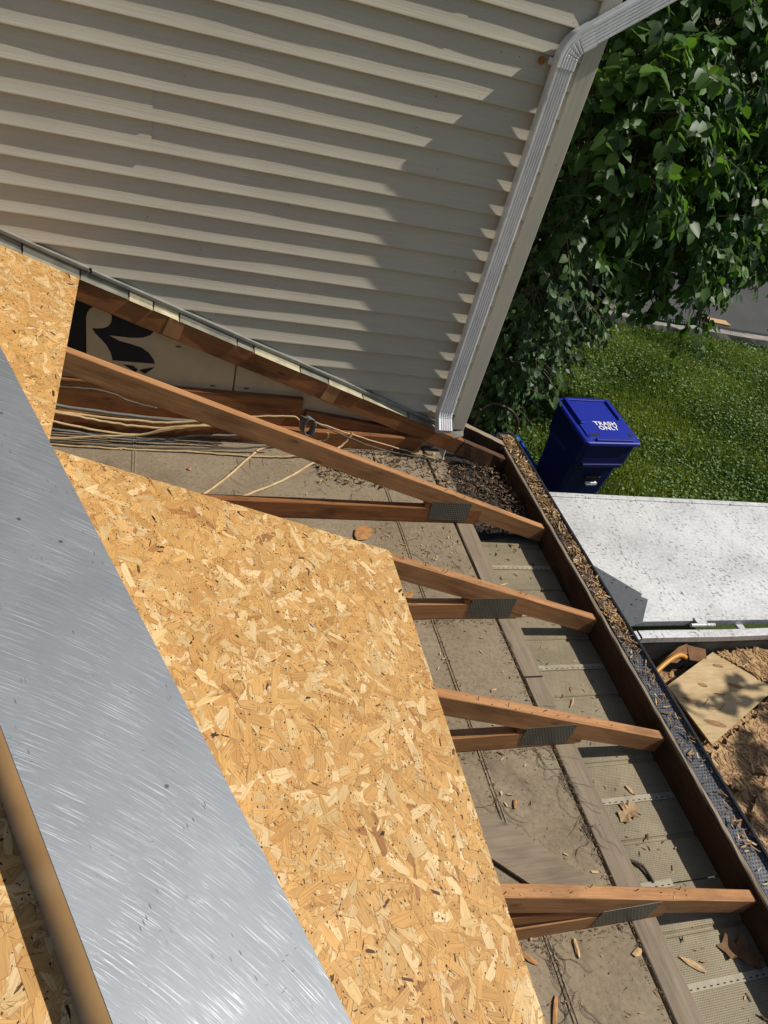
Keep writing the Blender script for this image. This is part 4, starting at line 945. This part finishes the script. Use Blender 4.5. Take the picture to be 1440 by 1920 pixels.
# landscape timbers, drain pipe and scraps along the driveway
lumber('x', (0, 0, -50), (1, 0, -50), (0, 1, 0), .1, .1, M['timber']); bpy.data.objects.remove(bpy.data.objects['x'])
def timber(x0, y0, x1, y1, z, hgt, lab):
    o = lumber('landscape_timber', (x0, y0, GZ + z), (x1, y1, GZ + z), (0, 1, 0), .15, hgt, M['timber'], None, ch=.02, jit=.006); tag(o, lab, 'timber', 'timbers edging the lawn')
timber(7.55, 7.62, 10.2, 7.50, .09, .17, 'long weathered timber edging the lawn at the right edge of the photo')
timber(4.6, 7.72, 6.55, 7.70, .09, .17, 'weathered timber edging the lawn half under the leaves')
timber(6.6, 7.66, 7.5, 7.63, .06, .14, 'short dark timber between the two longer lawn timbers')
timber(5.0, 7.90, 6.3, 7.92, .15, .12, 'pale timber lying behind the lawn edging under the foliage')
tube_p = [(4.8 + i * .0125, 8.02 - .02 * math.sin(i * .01) - .0006 * i, GZ + .09) for i in range(430)]
m_ = MB(); m_.tube(tube_p, [.055 if (i // 2) % 2 else .047 for i in range(430)], 10); tag(m_.build('drain_pipe', M['black']), 'black corrugated drain pipe lying behind the lawn timbers', 'pipe')
sb = MB(); sb.obox((8.35, 8.0, GZ + .17), Vector((1, -.1, 0)).normalized(), Vector((.1, 1, 0)).normalized(), Vector((0, 0, 1)), (.34, .10, .025), .004); tag(sb.build('board_scrap', M['chip']), 'pale board end lying on the drain pipe', 'board')
sb = MB(); sb.obox((9.95, 7.92, GZ + .16), Vector((1, -.2, 0)).normalized(), Vector((.2, 1, 0)).normalized(), Vector((0, 0, 1)), (.22, .09, .03), .004); tag(sb.build('board_scrap', M['deadleaf']), 'small cream board scrap on the drain pipe at the right edge', 'board')

# ---- vegetation ----------------------------------------------------
TPL = np.array([(0, 0, 0), (.5, 0, -.03), (1, 0, -.12), (-.09, .24, .05), (.18, .46, .10), (.62, .33, .03), (-.09, -.24, .05), (.18, -.46, .10), (.62, -.33, .03)])
TF = np.array([(0, 1, 4, 3), (1, 2, 5, 4), (0, 6, 7, 1), (1, 7, 8, 2)])
def leaves_mesh(name, P, D, Nn, size, shade, mat, parent=None):
    D = D / np.linalg.norm(D, axis=1, keepdims=True); B = np.cross(Nn, D); B /= np.linalg.norm(B, axis=1, keepdims=True) + 1e-9; N2 = np.cross(D, B)
    n = len(P); T = TPL[None] * size[:, None, None]
    V = P[:, None, :] + T[..., 0:1] * D[:, None, :] + T[..., 1:2] * B[:, None, :] + T[..., 2:3] * N2[:, None, :]
    F = (TF[None] + (np.arange(n) * 9)[:, None, None]).reshape(-1, 4)
    co = np.repeat(np.clip(shade, 0, 1), 9); cols = np.stack([co, co, co, np.ones_like(co)], 1)
    return obj(name, V.reshape(-1, 3), F, mat, parent, True, None, cols)
def foliage(clumps, seed, size=(.07, .125), per=(7, 12)):
    r = np.random.default_rng(seed); P, D, N_, S_, H, TW = [], [], [], [], [], []
    for (c, rad, nt_) in clumps:
        c = np.array(c); rad = np.array(rad)
        for _ in range(nt_):
            u = r.normal(size=3); u /= np.linalg.norm(u); k = r.uniform(.35, 1) ** .5
            st = c + u * rad * k * .95; d = u * .7 + r.normal(0, .5, 3) + np.array((0, 0, -.1)); d /= np.linalg.norm(d)
            L = r.uniform(.22, .5); m = r.integers(*per); tw = []
            base_sh = r.uniform(.0, 1)
            for j in range(m):
                t = (j + .5) / m; p = st + d * L * t + np.array((0, 0, -.18 * L * t * t)); tw.append(p)
                side = np.cross(d, (0, 0, 1)) * (1 if j % 2 else -1)
                ld = d * .5 + side * r.uniform(.4, 1.1) + np.array((0, 0, -r.uniform(.15, .95))) + r.normal(0, .25, 3)
                nn = np.array((.35, -.25, 1.0)) + r.normal(0, .45, 3) + u * .5
                P.append(p + ld * .02); D.append(ld); N_.append(nn); S_.append(r.uniform(*size)); H.append(np.clip(base_sh * .6 + r.uniform(0, .45), 0, 1) ** 1.5)
            TW.append((st - d * .15, tw[m // 2], tw[-1]))
    return (np.array(P), np.array(D), np.array(N_), np.array(S_), np.array(H)), TW
def twigs(name, TW, parent, every=1):
    m_ = MB()
    for a, b, c in TW[::every]: m_.tube([a, b, c], [.005, .0035, .002], 3, False)
    return stuff(m_.build(name, M['twig'], parent))
def limb(m_, a, b, r0, r1, wob=.12, n=7):
    a, b = Vector(a), Vector(b); pts = [a.lerp(b, i / n) + Vector((random.gauss(0, wob), random.gauss(0, wob), random.gauss(0, wob * .5))) * (1 if 0 < i < n else 0) for i in range(n + 1)]
    m_.tube(smoothpath(pts, 3), list(np.linspace(r0, r1, 3 * n + 1)), 8)
def tree(label, base, tips, clumps, seed, mat, size=(.075, .13), r0=.10, name='tree', cat='tree', per=(7, 12), fork=.45):
    t = thing(name, (*base, GZ), label, cat, 'trees and shrubs beyond the house corner')
    m_ = MB(); top = Vector((base[0], base[1], GZ + fork)); limb(m_, (base[0], base[1], GZ - .05), top, r0, r0 * .8, .03); m_.build('trunk', M['bark'], t, True)
    for tp in tips:
        m_ = MB(); limb(m_, top - Vector((0, 0, .05)), tp, r0 * .55, .012); m_.build('branch', M['bark'], t, True)
    (P, D, N_, S_, H), TW = foliage(clumps, seed, size, per)
    stuff(leaves_mesh('crown', P, D, N_, S_, H, mat, t)); twigs('twigs', TW, t, 1)
    return t
tree('large broad-leaved tree filling the upper right beside the house', (3.0, 4.6), [(2.2, 3.6, 1.8), (3.6, 3.8, 2.2), (4.4, 4.6, 1.2), (1.6, 3.2, 1.0), (3.2, 3.2, .8), (2.8, 4.4, 2.8)],
     [((2.3, 3.4, 2.1), (1.3, 1.0, .9), 330), ((1.55, 2.7, 1.35), (.75, .7, .8), 230), ((3.5, 3.7, 1.7), (1.3, 1.0, 1.0), 330), ((2.7, 3.4, .75), (1.1, .8, .65), 240), ((4.3, 4.3, .75), (.95, .9, .6), 230), ((5.1, 5.0, 1.6), (1.2, 1.0, 1.2), 220), ((2.6, 4.4, 2.9), (2.0, 1.0, .8), 240), ((3.8, 4.05, .02), (.7, .55, .32), 75), ((5.0, 4.5, .30), (.8, .6, .42), 95), ((4.35, 4.2, -.50), (.25, .25, .25), 16), ((3.3, 4.2, -.4), (.4, .4, .3), 18)], 41, M['leaf'], r0=.11, fork=1.4)
tree('dark dense shrub growing at the house corner behind the downspout', (1.3, 3.2), [(1.1, 2.9, -.5), (1.6, 3.3, -.2), (1.3, 3.6, .3)],
     [((1.15, 2.6, .3), (.6, .7, .7), 170), ((1.35, 3.0, -.6), (.65, .7, .75), 210), ((1.45, 3.5, -1.45), (.65, .7, .7), 190), ((2.1, 4.1, -.6), (.7, .6, .9), 190)], 42, M['leaf2'], (.05, .09), .05, 'shrub', 'shrub')
tree('leafy shrub behind the trash cart at the edge of the lawn', (2.7, 4.9), [(2.6, 4.8, -.9), (3.2, 5.1, -.8)],
     [((2.3, 4.7, -1.5), (.7, .6, .8), 190), ((3.1, 5.3, -1.2), (.8, .6, 1.0), 190), ((3.9, 5.9, -.9), (.9, .7, 1.2), 190)], 43, M['leaf2'], (.05, .09), .045, 'shrub', 'shrub')
tree('tall hedge tree standing behind the large tree', (4.6, 6.8), [(4.2, 6.6, .5), (5.2, 6.6, .8), (3.6, 6.6, 1.8)],
     [((4.0, 6.6, .6), (1.4, .8, 1.6), 330), ((2.6, 6.2, .8), (1.2, .8, 2.2), 330), ((5.6, 7.0, 1.8), (1.5, .9, 1.0), 240), ((3.6, 7.0, 3.0), (2.2, 1, 1.4), 300)], 44, M['leaf2'], (.08, .13), .10, fork=1.2)
tree('far tree across the driveway behind the foliage', (9.5, 15), [(8.5, 14.5, 2), (11, 15, 2.5)],
     [((7.0, 14, 1.2), (2.6, 1.5, 2.6), 330), ((11.5, 15.5, 1.8), (3.2, 1.6, 3.2), 380), ((15.5, 15, 1.5), (2.6, 1.6, 3.2), 300)], 45, M['leaf2'], (.16, .28), .16, fork=1.2)
tree('small tree beyond the right edge dappling the trailer load', (5.1, -1.5), [(4.4, -1.3, 2.0), (4.5, -2.1, 1.9)],
     [((4.35, -1.75, 2.0), (.5, .6, .45), 24)], 46, M['leaf'], r0=.06, fork=1.6)
# lawn grass: blades + clover leaves
r = np.random.default_rng(51); n = 110000
u = r.random(n) ; yy = 1.6 + 6.0 * r.random(n); xx = 1.2 + (yy - 1.6) * .28 + r.random(n) * (4.6 + (yy - 1.6) * .75)
bare = (np.sin(xx * 1.3 + 2) * np.sin(yy * 1.9 + xx * .7) > .62); hh = r.uniform(.035, .095, n) * np.where(bare, .45, 1); ww = r.uniform(.006, .013, n); an = r.uniform(0, 2 * np.pi, n); ln = r.uniform(.2, .9, n) * hh; la = r.uniform(0, 2 * np.pi, n)
b = np.stack([xx, yy, np.full(n, GZ)], 1); dx = np.stack([np.cos(an), np.sin(an), np.zeros(n)], 1) * ww[:, None]
tip = b + np.stack([np.cos(la) * ln, np.sin(la) * ln, hh], 1)
V = np.stack([b - dx, b + dx, tip], 1).reshape(-1, 3); F = np.arange(3 * n).reshape(-1, 3)
pt = np.clip(.5 + .35 * np.sin(xx * 2.1 + np.sin(yy * 1.7)) * np.sin(yy * 2.3 + 1) + r.normal(0, .22, n), 0, 1); cc = np.repeat(pt, 3)
stuff(obj('lawn_grass', V, F, M['grass'], None, False, None, np.stack([cc, cc, cc, np.ones_like(cc)], 1)), 'short sunlit lawn grass around the trash cart', 'grass')
n = 24000; yy = 1.8 + 5.7 * r.random(n); xx = 1.6 + (yy - 1.6) * .28 + r.random(n) * (4.4 + (yy - 1.6) * .75)
keep = (np.sin(xx * 1.9 + 1.3) * np.sin(yy * 1.6) + r.normal(0, .6, n)) > -.25; xx, yy = xx[keep], yy[keep]; n = len(xx)
P = np.stack([xx, yy, GZ + r.uniform(.03, .075, n)], 1); D = r.normal(size=(n, 3)); D[:, 2] *= .25; Nn = np.array((0, 0, 1.0)) + r.normal(0, .3, (n, 3))
stuff(leaves_mesh('clover', P, D, Nn, r.uniform(.016, .044, n), r.uniform(0.0, 1, n) ** 1.3, M['clover']), 'broad clover leaves scattered through the lawn', 'clover')
